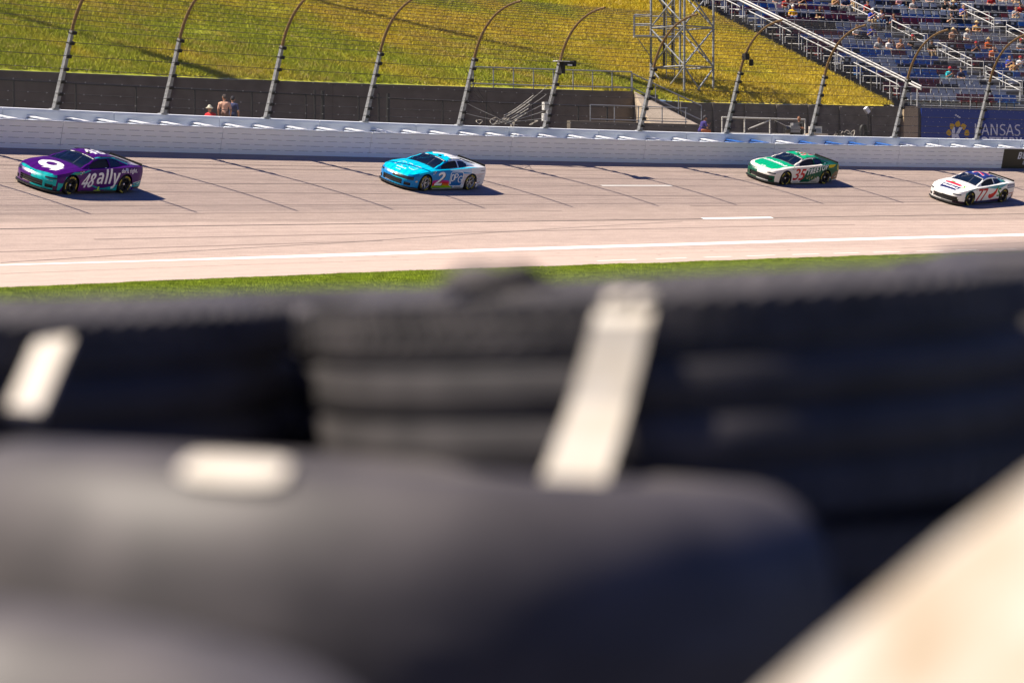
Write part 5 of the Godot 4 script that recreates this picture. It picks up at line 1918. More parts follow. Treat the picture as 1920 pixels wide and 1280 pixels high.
func build_cars() -> void:
	build_car_meshes()
	var white := Color(0.80, 0.80, 0.80)
	# --- purple and teal
	var pur := Color(0.060, 0.004, 0.135)
	var teal := Color(0.008, 0.36, 0.36)
	var s := new_side(pur)
	s.rect(0, 0, 0.52, 0.605, teal)
	s.rect(0.52, 0.0, 1.02, 0.70, teal)
	s.rect(0.52, 0, 0.95, 0.24, teal)
	s.rect(0.92, 0.15, 1.10, 0.30, Color(0.05, 0.012, 0.05))
	s.poly(sx([0.42, 0.42, 0.62, 0.40, 0.72, 0.62, 1.10, 0.80, 1.60, 0.80, 1.95, 0.90, 1.95, 0.84, 1.45, 0.72, 1.15, 0.72, 0.85, 0.66, 0.62, 0.30, 0.5, 0.12, 0.42, 0.12]), teal)
	s.poly(sx([1.05, 0.76, 1.35, 0.78, 1.5, 0.73, 1.2, 0.70]), Color(0.10, 0.30, 0.12))
	s.poly(sx([1.44, 0.52, 2.0, 0.70, 2.5, 0.2, 1.44, 0.12]), Color(0.13, 0.02, 0.17))
	s.poly(sx([2.05, 0.36, 2.55, 0.22, 2.75, 0.22, 3.42, 0.34, 3.42, 0.29, 2.75, 0.17, 2.5, 0.18, 2.02, 0.32]), teal)
	s.poly(sx([2.75, 0.12, 3.44, 0.12, 3.44, 0.27, 3.0, 0.22]), teal)
	s.poly(sx([4.20, 0.24, 4.72, 0.24, 4.80, 0.44, 4.28, 0.38]), teal)
	s.poly(sx([4.27, 0.38, 4.80, 0.45, 4.80, 0.47, 4.27, 0.40]), white)
	s.poly(sx([2.25, 0.12, 2.62, 0.12, 2.60, 0.15, 2.27, 0.15]), Color(0.45, 0.75, 0.03))
	s.poly(sx([2.42, 0.12, 2.50, 0.12, 2.52, 0.28, 2.44, 0.28]), Color(0.45, 0.75, 0.03))
	s.text(letters("48"), Vector2(s_at(1.50), 0.255), Vector2(0.42, 0), Vector2(0.17, 0.50), white)
	s.text(letters("ally"), Vector2(s_at(2.30), 0.375), Vector2(0.49, 0), Vector2(0.03, 0.52), white)
	s.text(letters("do it right."), Vector2(s_at(3.52), 0.765), Vector2(0.128, 0), Vector2(0, 0.135), white)
	s.poly(sx([1.62, 0.90, 2.2, 1.12, 2.5, 1.18, 3.1, 1.20, 3.5, 1.15, 4.1, 0.98, 4.1, 1.04, 3.5, 1.24, 3.0, 1.28, 2.4, 1.26, 1.9, 1.12]), teal)
	s.rect(s_at(3.72), 0.83, s_at(3.86), 0.93, Color(0.35, 0.4, 0.6))
	marks(s, Vector2(0.0, 0.49), Vector2(0.035, 0), Vector2(0, 0.05), 6, Color(0.25, 0.35, 0.4))
	for k in 2:
		s.rect(0.66 + k * 0.12, 0.455, 0.76 + k * 0.12, 0.475, Color(0.3, 0.5, 0.5))
	var tp := new_top(pur)
	tp.rect(0, 0, 0.14, 2.0, teal)
	tp.poly(v2([0.14, 0.05, 0.32, 0.3, 0.20, 0.75, 0.17, 1.0, 0.20, 1.25, 0.32, 1.7, 0.14, 1.95]), teal)
	tp.oval(0.92, 1.0, 0.40, 0.48, white); tp.oval(0.95, 1.0, 0.17, 0.21, pur)
	tp.poly(v2([0.42, 0.98, 0.62, 0.55, 0.95, 0.48, 1.0, 0.72, 0.72, 0.78]), white)
	tp.poly(v2([0.44, 0.62, 0.56, 0.42, 0.98, 0.44, 0.95, 0.66, 0.6, 0.62]), white)
	tp.text(letters("48"), Vector2(2.50, 0.72), Vector2(0.62, 0), Vector2(0.10, 0.62), white)
	tp.poly(v2([2.45, 0.42, 3.5, 0.42, 3.5, 0.47, 2.45, 0.47]), teal)
	tp.rect(4.25, 0.3, 4.9, 1.7, Color(0.35, 0.33, 0.40))
	place_car("race_car", "purple and teal stock car numbered 48 with white side lettering", Vector2(-30.81, 6.49), Vector2(-28.1, 6.30), s, tp, pur, Color(0.03, 0.03, 0.035), Color(0.01, 0.01, 0.012), false)
	# --- blue and white
	var cy := Color(0.0, 0.52, 0.76)
	var bl := Color(0.004, 0.20, 0.52)
	s = new_side(bl)
	s.rect(0, 0.40, 0.75, 0.7, cy); s.rect(0, 0, 0.5, 0.25, Color(0.02, 0.30, 0.55))
	s.rect(0.0, 0.45, 0.72, 0.575, Color(0.035, 0.03, 0.03))
	s.rect(0.60, 0.45, 1.02, 0.565, Color(0.04, 0.05, 0.07))
	s.poly(sx([0.6, 0.66, 1.1, 0.74, 1.6, 0.82, 1.9, 0.9, 1.6, 0.9, 0.6, 0.8]), cy)
	s.poly(sx([2.45, 0.85, 3.1, 0.80, 4.95, 0.60, 4.95, 1.3, 2.6, 1.3]), Color(0.50, 0.62, 0.78))
	s.rect(s_at(2.75), 0.0, slen, 0.72, Color(0.62, 0.66, 0.72))
	s.rect(s_at(3.75), 0.6, slen, 1.0, Color(0.70, 0.72, 0.76))
	for k in 7:
		s.poly(sx([3.05, 0.30 + k * 0.06, 3.9 + 0.1 * k, 0.31 + k * 0.06, 4.75, 0.33 + k * 0.062, 3.9, 0.325 + k * 0.06, 3.1, 0.325 + k * 0.06]), Color(0.30, 0.30, 0.36) if k % 2 else Color(0.45, 0.22, 0.24))
	s.poly(sx([1.44, 0.44, 1.9, 0.48, 2.4, 0.44, 2.5, 0.36, 2.5, 0.30, 1.44, 0.32]), Color(0.42, 0.01, 0.24))
	s.poly(sx([1.44, 0.34, 2.2, 0.40, 2.5, 0.36, 2.5, 0.26, 1.44, 0.25]), Color(0.55, 0.02, 0.03))
	s.poly(sx([1.44, 0.25, 2.1, 0.31, 2.5, 0.29, 2.6, 0.2, 1.44, 0.2]), Color(0.66, 0.20, 0.01))
	s.poly(sx([1.44, 0.12, 2.75, 0.12, 2.6, 0.20, 2.1, 0.235, 1.44, 0.21]), Color(0.24, 0.50, 0.01))
	s.text(letters("2"), Vector2(s_at(1.60), 0.215), Vector2(0.68, 0), Vector2(0.19, 0.55), Color(0.02, 0.02, 0.03))
	s.text(letters("2"), Vector2(s_at(1.56), 0.235), Vector2(0.68, 0), Vector2(0.19, 0.55), white)
	s.rrect(s_at(2.48), 0.19, s_at(3.28), 0.80, 0.12, white)
	s.rrect(s_at(2.51), 0.215, s_at(3.25), 0.775, 0.10, Color(0.005, 0.12, 0.38))
	s.text(letters("p", false), Vector2(s_at(2.54), 0.40), Vector2(0.34, 0), Vector2(0, 0.40), white)
	s.text(letters("P", false), Vector2(s_at(2.76), 0.44), Vector2(0.34, 0), Vector2(0, 0.29), white)
	s.text(letters("G", false), Vector2(s_at(2.985), 0.34), Vector2(0.32, 0), Vector2(0, 0.29), white)
	marks(s, Vector2(s_at(4.35), 0.80), Vector2(0.05, 0), Vector2(0, 0.05), 7, Color(0.1, 0.1, 0.12))
	s.oval(s_at(0.5), 0.40, 0.06, 0.04, Color(0.5, 0.4, 0.3))
	tp = new_top(cy)
	hood_text(tp, "PPG", 0.62, 0.0, 0.52, 0.85, white)
	hood_text(tp, "PPG", 0.665, 0.0, 0.43, 1.0, cy)
	marks(tp, Vector2(0.44, 1.25), Vector2(0, -0.085), Vector2(0.10, 0), 6, white)
	marks(tp, Vector2(0.26, 1.12), Vector2(0, -0.07), Vector2(0.06, 0), 4, white)
	tp.poly(v2([2.78, 0.2, 3.1, 0.2, 4.9, 0.0, 4.9, 2.0, 3.1, 1.8, 2.6, 1.3, 2.9, 1.0]), Color(0.70, 0.72, 0.75))
	tp.text(letters("2"), Vector2(2.75, 0.78), Vector2(0.7, 0), Vector2(0.1, 0.45), white)
	place_car("race_car", "sky blue and white stock car numbered 2 with rainbow lower door", Vector2(-10.54, 5.57), Vector2(-7.86, 5.37), s, tp, bl, Color(0.02, 0.03, 0.05), Color(0.25, 0.26, 0.28), true)
	# --- green and white
	var gr := Color(0.002, 0.38, 0.17)
	var dg := Color(0.006, 0.095, 0.05)
	s = new_side(Color(0.74, 0.70, 0.64))
	s.rect(0, 0.20, 0.80, 0.43, Color(0.03, 0.03, 0.032))
	s.rect(0.80, 0.13, 1.0, 0.43, dg)
	s.poly([Vector2(0.66, 0.0), Vector2(1.0, 0.0), Vector2(1.02, 0.2), Vector2(0.9, 0.42), Vector2(0.72, 0.42), Vector2(0.66, 0.2)], dg)
	s.rect(0, 0.09, 0.7, 0.20, Color(0.70, 0.68, 0.66))
	s.poly(sx([2.02, 0.12, 2.28, 0.40, 2.42, 0.68, 2.62, 0.80, 3.2, 0.88, 4.9, 0.9, 4.9, 0.1, 3.5, 0.1, 3.3, 0.40, 2.7, 0.12]), dg)
	s.poly(sx([2.6, 0.95, 3.2, 0.9, 4.9, 0.7, 4.9, 1.3, 3.3, 1.3]), dg)
	s.poly(sx([1.6, 0.86, 2.2, 1.1, 2.6, 1.24, 3.4, 1.26, 3.4, 1.20, 2.6, 1.18, 2.3, 1.08, 1.75, 0.86]), Color(0.62, 0.58, 0.53))
	s.poly(sx([3.95, 0.80, 4.3, 0.84, 4.5, 0.95, 4.2, 0.99, 3.9, 0.93]), Color(0.70, 0.50, 0.01))
	s.poly(sx([4.25, 0.2, 4.95, 0.2, 4.95, 0.58, 4.5, 0.62, 4.3, 0.5]), Color(0.20, 0.14, 0.07))
	for k in 16:
		s.oval(s_at(2.55 + 0.09 * (k % 8)) + 0.02 * sin(k * 3.0), 0.30 + 0.05 * sin(k * 2.1) + 0.07 * (k / 8), 0.05, 0.025, [Color(0.35, 0.26, 0.08), Color(0.12, 0.16, 0.04), Color(0.45, 0.40, 0.22)][k % 3], k * 0.7)
	s.poly(sx([2.65, 0.12, 3.42, 0.12, 3.40, 0.34, 2.9, 0.22]), Color(0.55, 0.50, 0.42))
	s.text(letters("35"), Vector2(s_at(1.50), 0.24), Vector2(0.52, 0), Vector2(0.17, 0.54), Color(0.50, 0.008, 0.015))
	s.text(letters("TREETOP"), Vector2(s_at(2.44), 0.46), Vector2(0.245, 0.052), Vector2(0.05, 0.26), white)
	s.oval(s_at(4.70), 0.80, 0.10, 0.13, Color(0.65, 0.46, 0.01)); s.oval(s_at(4.70), 0.80, 0.05, 0.08, dg)
	tp = new_top(Color(0.74, 0.70, 0.64))
	tp.poly(v2([0.28, 1.0, 0.36, 0.45, 0.55, 0.25, 1.2, 0.22, 1.65, 0.12, 1.65, 1.88, 1.2, 1.78, 0.55, 1.75, 0.36, 1.55]), gr)
	marks(tp, Vector2(1.06, 1.72), Vector2(0, -0.165), Vector2(0.26, 0), 9, white)
	marks(tp, Vector2(0.33, 1.12), Vector2(0, -0.07), Vector2(0.10, 0), 4, white)
	tp.poly(v2([2.3, 0.2, 3.5, 0.2, 3.5, 1.8, 2.3, 1.8]), gr)
	tp.text(letters("35"), Vector2(2.62, 0.72), Vector2(0.62, 0), Vector2(0.1, 0.60), white)
	tp.text(letters("35"), Vector2(2.66, 0.75), Vector2(0.60, 0), Vector2(0.1, 0.52), Color(0.50, 0.01, 0.02))
	tp.rect(3.5, 0, 4.9, 2.0, dg)
	place_car("race_car", "green and white stock car numbered 35 with tree lettering", Vector2(13.57, 4.08), Vector2(16.3, 3.84), s, tp, dg, Color(0.05, 0.05, 0.05), Color(0.5, 0.47, 0.43), false)
	# --- white with chilli
	s = new_side(Color(0.76, 0.75, 0.72))
	var nv := Color(0.012, 0.018, 0.09)
	s.rect(0, 0.20, 0.84, 0.44, Color(0.03, 0.028, 0.026))
	s.rect(0.0, 0.085, 0.7, 0.19, Color(0.35, 0.34, 0.34))
	s.poly([Vector2(0.62, 0.0), Vector2(1.4, 0.0), Vector2(1.3, 0.22), Vector2(1.0, 0.24), Vector2(0.8, 0.26), Vector2(0.62, 0.22)], Color(0.03, 0.012, 0.03))
	s.poly(sx([1.44, 0.10, 3.44, 0.10, 3.44, 0.22, 2.4, 0.20, 1.44, 0.21]), nv)
	s.poly(sx([0.62, 0.62, 0.9, 0.74, 1.35, 0.80, 1.30, 0.77, 0.95, 0.70, 0.72, 0.52, 0.66, 0.36, 0.60, 0.40]), Color(0.05, 0.20, 0.20))
	s.poly(sx([4.22, 0.42, 4.9, 0.46, 4.9, 0.50, 4.24, 0.46]), Color(0.40, 0.02, 0.03))
	s.poly(sx([3.62, 0.98, 3.95, 0.95, 4.15, 0.98, 3.85, 1.10]), Color(0.02, 0.30, 0.14))
	s.poly(sx([2.75, 0.20, 3.44, 0.22, 3.44, 0.25, 2.75, 0.225]), Color(0.45, 0.02, 0.03))
	s.poly(sx([1.05, 0.76, 1.6, 0.80, 1.6, 0.83, 1.05, 0.79]), Color(0.10, 0.24, 0.25))
	s.poly(sx([2.2, 0.84, 3.3, 0.72, 4.0, 0.93, 3.6, 1.2, 3.3, 1.0]), Color(0.12, 0.36, 0.42))
	s.text(letters("77"), Vector2(s_at(1.46), 0.21), Vector2(0.53, 0), Vector2(0.20, 0.60), Color(0.05, 0.06, 0.08))
	s.text(letters("77"), Vector2(s_at(1.49), 0.23), Vector2(0.51, 0), Vector2(0.20, 0.565), Color(0.46, 0.012, 0.025))
	s.poly(sx([2.50, 0.42, 2.56, 0.32, 2.72, 0.27, 2.94, 0.34, 3.12, 0.52, 3.20, 0.72, 3.10, 0.78, 3.02, 0.66, 2.86, 0.55, 2.66, 0.50, 2.54, 0.51]), Color(0.56, 0.015, 0.012))
	s.poly(sx([3.12, 0.77, 3.20, 0.72, 3.27, 0.86, 3.21, 0.88]), Color(0.05, 0.25, 0.03))
	s.text(letters("S"), Vector2(s_at(3.20), 0.36), Vector2(0.42, 0), Vector2(0.04, 0.40), Color(0.05, 0.22, 0.03))
	s.rect(s_at(3.98), 0.72, s_at(4.75), 0.90, Color(0.10, 0.13, 0.20))
	marks(s, Vector2(s_at(4.02), 0.765), Vector2(0.075, 0), Vector2(0, 0.09), 9, Color(0.5, 0.55, 0.62))
	s.poly(sx([4.5, 0.24, 4.95, 0.3, 4.95, 0.46, 4.5, 0.4]), Color(0.25, 0.04, 0.05))
	tp = new_top(Color(0.77, 0.76, 0.74))
	tp.poly(v2([0.24, 1.40, 0.30, 0.50, 0.74, 0.42, 0.70, 1.45]), nv)
	marks(tp, Vector2(0.44, 1.36), Vector2(0, -0.105), Vector2(0.19, 0), 8, white)
	tp.poly(v2([1.02, 1.62, 0.84, 1.45, 0.82, 0.62, 1.04, 0.58, 1.12, 1.3]), Color(0.56, 0.02, 0.04))
	tp.text(letters("S"), Vector2(0.78, 0.52), Vector2(0, -0.30), Vector2(0.34, 0), Color(0.12, 0.40, 0.02))
	tp.poly(v2([1.15, 1.4, 1.10, 1.15, 1.2, 1.1, 1.26, 1.35]), Color(0.08, 0.35, 0.08))
	tp.poly(v2([2.35, 0.25, 3.5, 0.25, 3.5, 1.75, 2.35, 1.75]), Color(0.015, 0.03, 0.16))
	tp.text(letters("77"), Vector2(2.55, 0.66), Vector2(0.68, 0), Vector2(0.12, 0.70), white)
	tp.text(letters("77"), Vector2(2.59, 0.69), Vector2(0.64, 0), Vector2(0.12, 0.62), Color(0.50, 0.015, 0.06))
	tp.rect(4.2, 0, 4.9, 2, Color(0.5, 0.5, 0.5))
	place_car("race_car", "white stock car numbered 77 with a red chilli pepper on its door", Vector2(22.89, 7.27), Vector2(25.62, 6.73), s, tp, Color(0.72, 0.71, 0.69), Color(0.03, 0.03, 0.04), nv, false)

# ------------------------------------------------------------------ tyre barrier right in front of the lens
func tyre_mesh(rad: float, half: float, bead: float, seg: int) -> Array:   # axis up, centred; carcass and tread blocks
	var g := G.new()
	var gd := 0.010
	var pr := [Vector2(bead, -half * 0.62), Vector2(bead + 0.012, -half * 0.86)]
	pr.append_array([Vector2(lerpf(bead, rad, 0.38), -half * 1.06), Vector2(lerpf(bead, rad, 0.62), -half * 1.08), Vector2(rad - 0.030, -half * 0.98), Vector2(rad - 0.008, -half * 0.86)])
	for y in [-0.52, -0.02, 0.46]:
		pr.append_array([Vector2(rad, half * (y - 0.07)), Vector2(rad - gd, half * (y - 0.05)), Vector2(rad - gd, half * (y + 0.05)), Vector2(rad, half * (y + 0.07))])
	pr.append_array([Vector2(rad - 0.008, half * 0.86), Vector2(rad - 0.030, half * 0.98), Vector2(lerpf(bead, rad, 0.62), half * 1.08), Vector2(lerpf(bead, rad, 0.38), half * 1.06), Vector2(bead + 0.012, half * 0.86), Vector2(bead, half * 0.62)])
	pr.append_array([Vector2(bead + 0.03, half * 0.55), Vector2(rad - 0.03, half * 0.6), Vector2(rad - 0.03, -half * 0.6), Vector2(bead + 0.03, -half * 0.55)])
	# smooth normals along the rubber so that the light rolls over it
	var n := pr.size()
	var nn := []
	for i in n:
		var e: Vector2 = pr[(i + 1) % n] - pr[(i + n - 1) % n]
		nn.append(Vector2(e.y, -e.x).normalized())
	for i in n:
		var j := (i + 1) % n
		for k in seg:
			var a := TAU * k / seg
			var b := TAU * (k + 1) / seg
			var da := Vector3(cos(a), 0, -sin(a))
			var db := Vector3(cos(b), 0, -sin(b))
			g.qn([da * pr[i].x + Vector3.UP * pr[i].y, db * pr[i].x + Vector3.UP * pr[i].y, db * pr[j].x + Vector3.UP * pr[j].y, da * pr[j].x + Vector3.UP * pr[j].y], [da * nn[i].x + Vector3.UP * nn[i].y, db * nn[i].x + Vector3.UP * nn[i].y, db * nn[j].x + Vector3.UP * nn[j].y, da * nn[j].x + Vector3.UP * nn[j].y], [Vector2(a, pr[i].y), Vector2(b, pr[i].y), Vector2(b, pr[j].y), Vector2(a, pr[j].y)])
	var lug := G.new()
	var nb := 88
	for k in nb:
		for sd in [-1.0, 1.0]:
			var a: float = TAU * (k + (0.3 if sd > 0 else 0.0)) / nb
			var x := Transform3D(Basis(Vector3(cos(a), 0, -sin(a)), Vector3.UP, Vector3(sin(a), 0, cos(a))), Vector3(cos(a), 0, -sin(a)) * (rad - 0.0135) + Vector3.UP * half * 0.80 * sd)
			lug.box(x * Transform3D(Basis(Vector3(1, 0, 0), 0.35 * sd), Vector3.ZERO), Vector3(0.028, half * 0.34, TAU * rad / nb * 0.8))
	return [g.mesh(), lug.mesh()]

func bald_mesh(rad: float, half: float, bead: float, seg: int) -> ArrayMesh:   # worn smooth, round shoulders
	var pr := []
	var n := 30
	for i in n:
		var a := TAU * i / n
		var cx := (rad + bead) / 2
		var w := (rad - bead) / 2
		pr.append(Vector2(cx + signf(cos(a)) * pow(absf(cos(a)), 0.85) * w, signf(sin(a)) * pow(absf(sin(a)), 0.85) * half))
	var pts := []
	var uvs := []
	for k in seg + 1:
		var an := TAU * k / seg
		var row := []
		var u2 := []
		for i in n + 1:
			var p: Vector2 = pr[i % n]
			var w := 1.0 + noise2.get_noise_3d(cos(an) * 9.0, sin(an) * 9.0, p.y * 40.0) * 0.006
			row.append(Vector3(cos(an) * p.x * w, p.y, -sin(an) * p.x * w)); u2.append(Vector2(an, i))
		pts.append(row); uvs.append(u2)
	var g := G.new()
	smooth_grid(g, pts, uvs)
	return g.mesh()

func fore(px: float, py: float, d: float) -> Vector3:   # a point at distance d in front of the lens, seen toward this bearing
	return Vector3((px - 960.0) / 4700.0 * d, (405.0 - py) / 4700.0 * d + CH, -d)

func build_foreground() -> void:
	var rub := speckle(Color(0.024, 0.022, 0.023), Color(0.085, 0.076, 0.077), 0.012, 0.62, 512, 2.2, 5)
	var dust := speckle(Color(0.034, 0.030, 0.031), Color(0.100, 0.088, 0.088), 0.010, 0.60, 512, 1.6, 5)
	var big := tyre_mesh(0.345, 0.098, 0.20, 96)
	var mk := func(label: String, at: Vector3, tilt: Vector3, m: StandardMaterial3D) -> Node3D:
		var t := thing("tyre", label, "tyre", Transform3D(Basis.from_euler(tilt), at), "tyres of the barrier in the foreground")
		part("carcass", big[0], m, t)
		part("tread_lugs", big[1], m, t)
		return t
	var gy := CH - 0.44
	var pad := G.new()
	pad.lathe([Vector2(5.5, -0.10), Vector2(5.5, 0.006), Vector2(0.0, 0.006)], 40, Transform3D(Basis(), Vector3(0, gy, -1.0)))
	struct("added_bounce_pad", pad, speckle(Color(0.035, 0.033, 0.032), Color(0.075, 0.070, 0.068), 0.03))  # unseen dark disc added to cut green bounce from the turf onto the tyres
	# far row: two tyres side by side at eye height, each on another tyre
	var b := Vector3(0.156, CH - 0.164, -2.42)
	mk.call("black ribbed tyre with a long white strap over its tread, topmost in the far row", b, Vector3(-0.02, 0.1, 0.055), rub)
	mk.call("black tyre lying under the ribbed tyre with the long white strap", Vector3(b.x, gy + 0.084, b.z), Vector3(0, 0.7, 0), rub)
	mk.call("black ribbed tyre at the far end of the row", Vector3(b.x + 0.62, b.y + 0.03, b.z - 0.36), Vector3(-0.02, 0.6, 0.03), rub)
	mk.call("black tyre on the turf under the ribbed tyre at the far end", Vector3(b.x + 0.62, gy + 0.104, b.z - 0.36), Vector3(0, 0.1, 0), rub)
	var a := Vector3(-0.562, CH - 0.193, -2.50)
	mk.call("black tyre with a short white strap on its tread, topmost in the far row", a, Vector3(-0.02, 0.4, 0.02), rub)
	mk.call("black tyre lying under the tyre with the short white strap", Vector3(a.x, gy + 0.084, a.z), Vector3(0, 0.2, 0), rub)
	mk.call("black tyre set back in the gap between the two strapped tyres", Vector3(-0.14, CH - 0.200, -3.02), Vector3(0.0, 0.3, 0.01), rub)
	mk.call("black tyre on the turf below the tyre in the gap", Vector3(-0.14, gy + 0.07, -3.02), Vector3(0, 0.6, 0), rub)
	# near row, one layer lower: bald tyres grey with dust
	var bald := bald_mesh(0.345, 0.11, 0.19, 96)
	var mb := func(label: String, at: Vector3, tilt: Vector3):
		var t := thing("tyre", label, "tyre", Transform3D(Basis.from_euler(tilt), at), "tyres of the barrier in the foreground")
		part("carcass", bald, dust, t)
	var cpos := Vector3(-0.10, CH - 0.297, -1.90)
	var crot := Vector3(-0.085, 0.0, -0.06)
	mb.call("bald dusty grey tyre lying flat in front of the tyre with the long white strap", cpos, crot)
	mb.call("bald dusty grey tyre lying flat in front of the tyre with the short white strap", Vector3(-0.78, CH - 0.276, -1.84), Vector3(-0.08, 0.9, 0.02))
	mb.call("bald dusty grey tyre nearest the photographer, beside the pale sandbag", Vector3(-0.375, CH - 0.282, -1.03), Vector3(-0.05, 0.2, -0.10))
	# knotted bundle of strap lying on the ribbed tyre
	var kn := []
	for k in 9:
		var an := TAU * k / 9.0
		kn.append([Vector3(cos(an) * 0.034, 0.012 + 0.012 * sin(an * 2), sin(an) * 0.025), Vector3(cos(an + 0.8) * 0.034, 0.012 + 0.012 * sin(an * 2 + 1.6), sin(an + 0.8) * 0.025), 0.015, 0.013, 0])
	kn.append([Vector3(-0.05, 0.0, 0.01), Vector3(0.06, 0.0, 0.0), 0.014, 0.012, 0])
	var kb := Body.new()
	kb.build(kn, 0.004, 0.012)
	solo("strap_bundle", kb.mesh([Color(0.085, 0.078, 0.077)]), vmat(0.9), "dark knotted bundle of strap lying on top of the ribbed tyre", "strap", "", Transform3D(Basis().scaled(Vector3(0.8, 0.42, 0.7)), fore(930, 528, 2.2)))
	# white straps
	var web := speckle(Color(0.52, 0.46, 0.37), Color(0.66, 0.62, 0.56), 0.03, 0.8, 256, 3.0)
	var strap := func(label: String, centre: Vector3, ang: float, w: float, top: float, bot: float, slant: float, rad: float):
		# follows the tread of a tyre lying flat: over the shoulder and down the tread, leaning by slant
		var g := G.new()
		var rows := [[rad - 0.04, top + 0.010], [rad - 0.012, top + 0.004], [rad + 0.006, top - 0.014], [rad + 0.010, top - 0.035]]
		var n := 6
		for i in n:
			rows.append([rad + 0.010 + 0.10 * pow((i + 1.0) / n, 1.2), lerpf(top - 0.05, bot, (i + 1.0) / n)])
		var h0 := top
		for i in rows.size() - 1:
			var q := []
			for o in [0.0, 0.004]:
				for z in [[i + 1, -1], [i + 1, 1], [i, 1], [i, -1]]:
					var rr: Array = rows[z[0]]
					var aa: float = ang + slant * (h0 - rr[1]) + z[1] * w / 2 / rad
					q.append(centre + Vector3(sin(aa) * (rr[0] + o), rr[1], cos(aa) * (rr[0] + o)))
			g.hexa([q[0], q[1], q[2], q[3], q[4], q[5], q[6], q[7]])
		solo("strap", g, web, label, "strap")
	strap.call("long white webbing strap hanging over the ribbed black tyre", b, -0.178, 0.046, 0.090, -0.130, -0.62, 0.345)
	var loose := G.new()
	var cs := [fore(70, 636, 2.20), fore(134, 638, 2.20), fore(72, 778, 2.06), fore(10, 772, 2.06)]
	var nn: Vector3 = (cs[2] - cs[0]).cross(cs[1] - cs[0]).normalized() * 0.004
	loose.hexa([cs[3] - nn, cs[2] - nn, cs[1] - nn, cs[0] - nn, cs[3] + nn, cs[2] + nn, cs[1] + nn, cs[0] + nn])
	solo("strap", loose, web, "short white webbing strap hanging off the black tyre of the far row", "strap")
	var patch := G.new()
	var ct := Transform3D(Basis.from_euler(crot), cpos)
	var pp := []
	var pu := []
	for i in 11:
		var row := []
		var ru := []
		for k in 7:
			var e := 1.0 - 0.35 * pow(absf(i - 5) / 5.0, 4.0)     # rounded ends
			var th := 1.14 + (k - 3) / 3.0 * 0.20 * e
			var an := -PI / 2 - 0.285 + (i - 5) / 5.0 * 0.115
			var rr := 0.2675 + pow(cos(th), 0.85) * 0.0775 + 0.003
			row.append(ct * Vector3(cos(an) * rr, pow(sin(th), 0.85) * 0.11 + 0.004, -sin(an) * rr)); ru.append(Vector2(i, k))
		pp.append(row); pu.append(ru)
	smooth_grid(patch, pp, pu)
	solo("strap", patch, web, "small white strap end lying on the dusty tyre between the two rows", "strap")
	# pale sandbag at the lower right
	var sg := G.new()
	var pts := []
	var uvs := []
	var nu := 48
	var nv := 24
	for i in nu + 1:
		var r := []
		var u2 := []
		for j in nv + 1:
			var th := TAU * i / nu
			var ph := PI * (j / float(nv) - 0.5)
			var ce := func(x: float, p: float) -> float: return signf(x) * pow(absf(x), p)
			var x: float = ce.call(cos(ph), 0.5) * ce.call(cos(th), 0.55) * 0.30
			var z: float = -ce.call(cos(ph), 0.5) * ce.call(sin(th), 0.55) * 0.19
			var y: float = ce.call(sin(ph), 0.75) * 0.10
			var w := noise.get_noise_3d(x * 60, y * 60, z * 60) * 0.010 + noise2.get_noise_3d(x * 160, y * 160, z * 160) * 0.004
			r.append(Vector3(x, y, z) * (1.0 + w * 4.0)); u2.append(Vector2(x, z))
		pts.append(r); uvs.append(u2)
	smooth_grid(sg, pts, uvs)
	var bag := speckle(Color(0.25, 0.18, 0.11), Color(0.53, 0.525, 0.52), 0.007, 0.9, 512, 4.2, 3)
	var bt := Transform3D(Basis.from_euler(Vector3(0.35, 0.0, 0.76)), Vector3(0.252, CH - 0.252, -0.98))
	solo("sandbag", sg, bag, "pale canvas sandbag with tan stains leaning at the tyres", "sandbag", "", bt)
	var prop := G.new()
	prop.bx(Vector3(0.32, (gy + CH - 0.40) / 2 - 0.02, -1.0), Vector3(0.5, CH - 0.40 - gy + 0.04, 0.4))
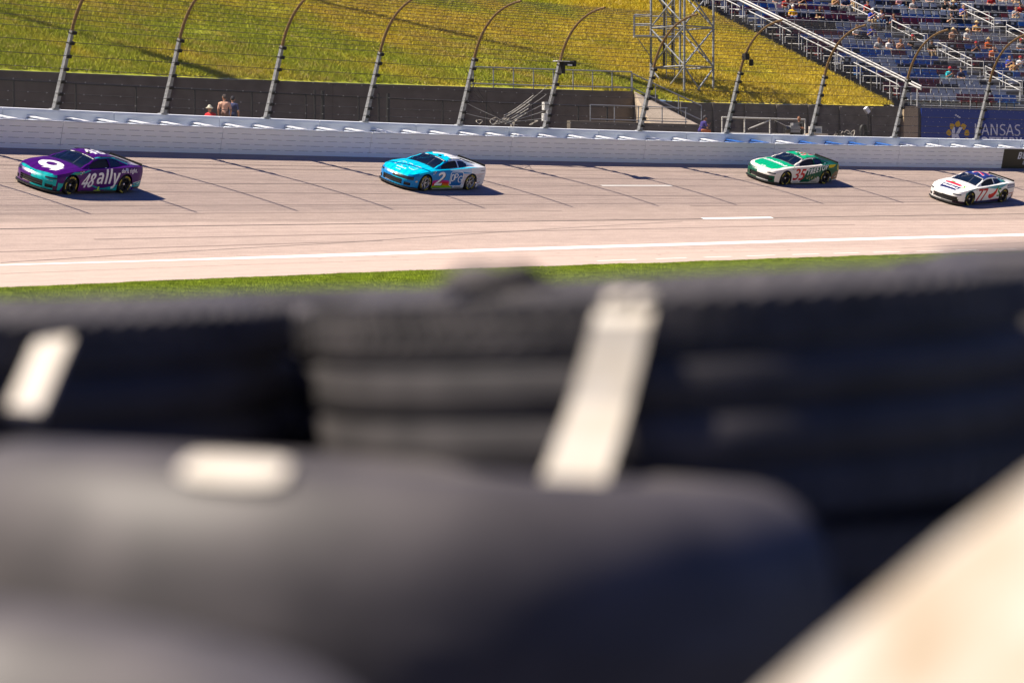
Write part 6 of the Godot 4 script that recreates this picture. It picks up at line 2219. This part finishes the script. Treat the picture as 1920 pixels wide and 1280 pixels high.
	var base := thing("tyre", "dusty grey tyre lying on the turf under the pale sandbag", "tyre", Transform3D(Basis(), Vector3(0.42, gy + 0.0, -1.06)), "tyres of the barrier in the foreground")
	part("carcass", big[0], dust, base); part("tread_lugs", big[1], dust, base)

func _ready() -> void:
	rng.seed = 20240929
	noise.seed = 3; noise.frequency = 0.06; noise.fractal_octaves = 4
	noise2.seed = 11; noise2.frequency = 0.22; noise2.fractal_octaves = 3
	# camera: long lens resting just above the tyres, focused on the cars
	var cam := Camera3D.new()
	add_child(cam)
	cam.position = Vector3(0, CH, 0)
	cam.rotation.x = -atan(235.0 / 4700.0)
	cam.near = 0.05
	cam.far = 2500.0
	var at := CameraAttributesPhysical.new()
	at.frustum_focal_length = 88.1
	at.frustum_near = 0.05
	at.frustum_far = 2500.0
	at.frustum_focus_distance = 108.0
	at.exposure_aperture = 3.6
	cam.attributes = at
	cam.fov = rad_to_deg(2.0 * atan(640.0 / 4700.0))
	cam.current = true
	# sky and sun
	var env := Environment.new()
	env.background_mode = Environment.BG_SKY
	var sm := ProceduralSkyMaterial.new()
	sm.sky_top_color = Color(0.15, 0.31, 0.70)
	sm.sky_horizon_color = Color(0.60, 0.70, 0.84)
	sm.sky_curve = 0.12
	sm.ground_bottom_color = Color(0.30, 0.26, 0.22)
	sm.ground_horizon_color = Color(0.55, 0.55, 0.55)
	sm.sky_energy_multiplier = 0.66
	var sky := Sky.new()
	sky.sky_material = sm
	env.sky = sky
	env.tonemap_mode = Environment.TONE_MAPPER_LINEAR
	env.tonemap_exposure = 1.9
	env.sdfgi_enabled = true; env.ssao_enabled = true; env.ssil_enabled = true
	var we := WorldEnvironment.new()
	we.environment = env
	add_child(we)
	var sun := DirectionalLight3D.new()
	sun.light_energy = 1.6
	sun.light_color = Color(1.0, 0.955, 0.885)
	sun.light_angular_distance = 0.5
	sun.shadow_enabled = true
	add_child(sun)
	sun.look_at_from_position(Vector3.ZERO, SUN, Vector3.UP)
	# place
	build_ground()
	build_barrier()
	build_fence()
	build_backdrop()
	build_tower()
	build_banner()
	build_stand()
	build_light_poles()
	# things
	build_cars()
	build_people()
	build_foreground()
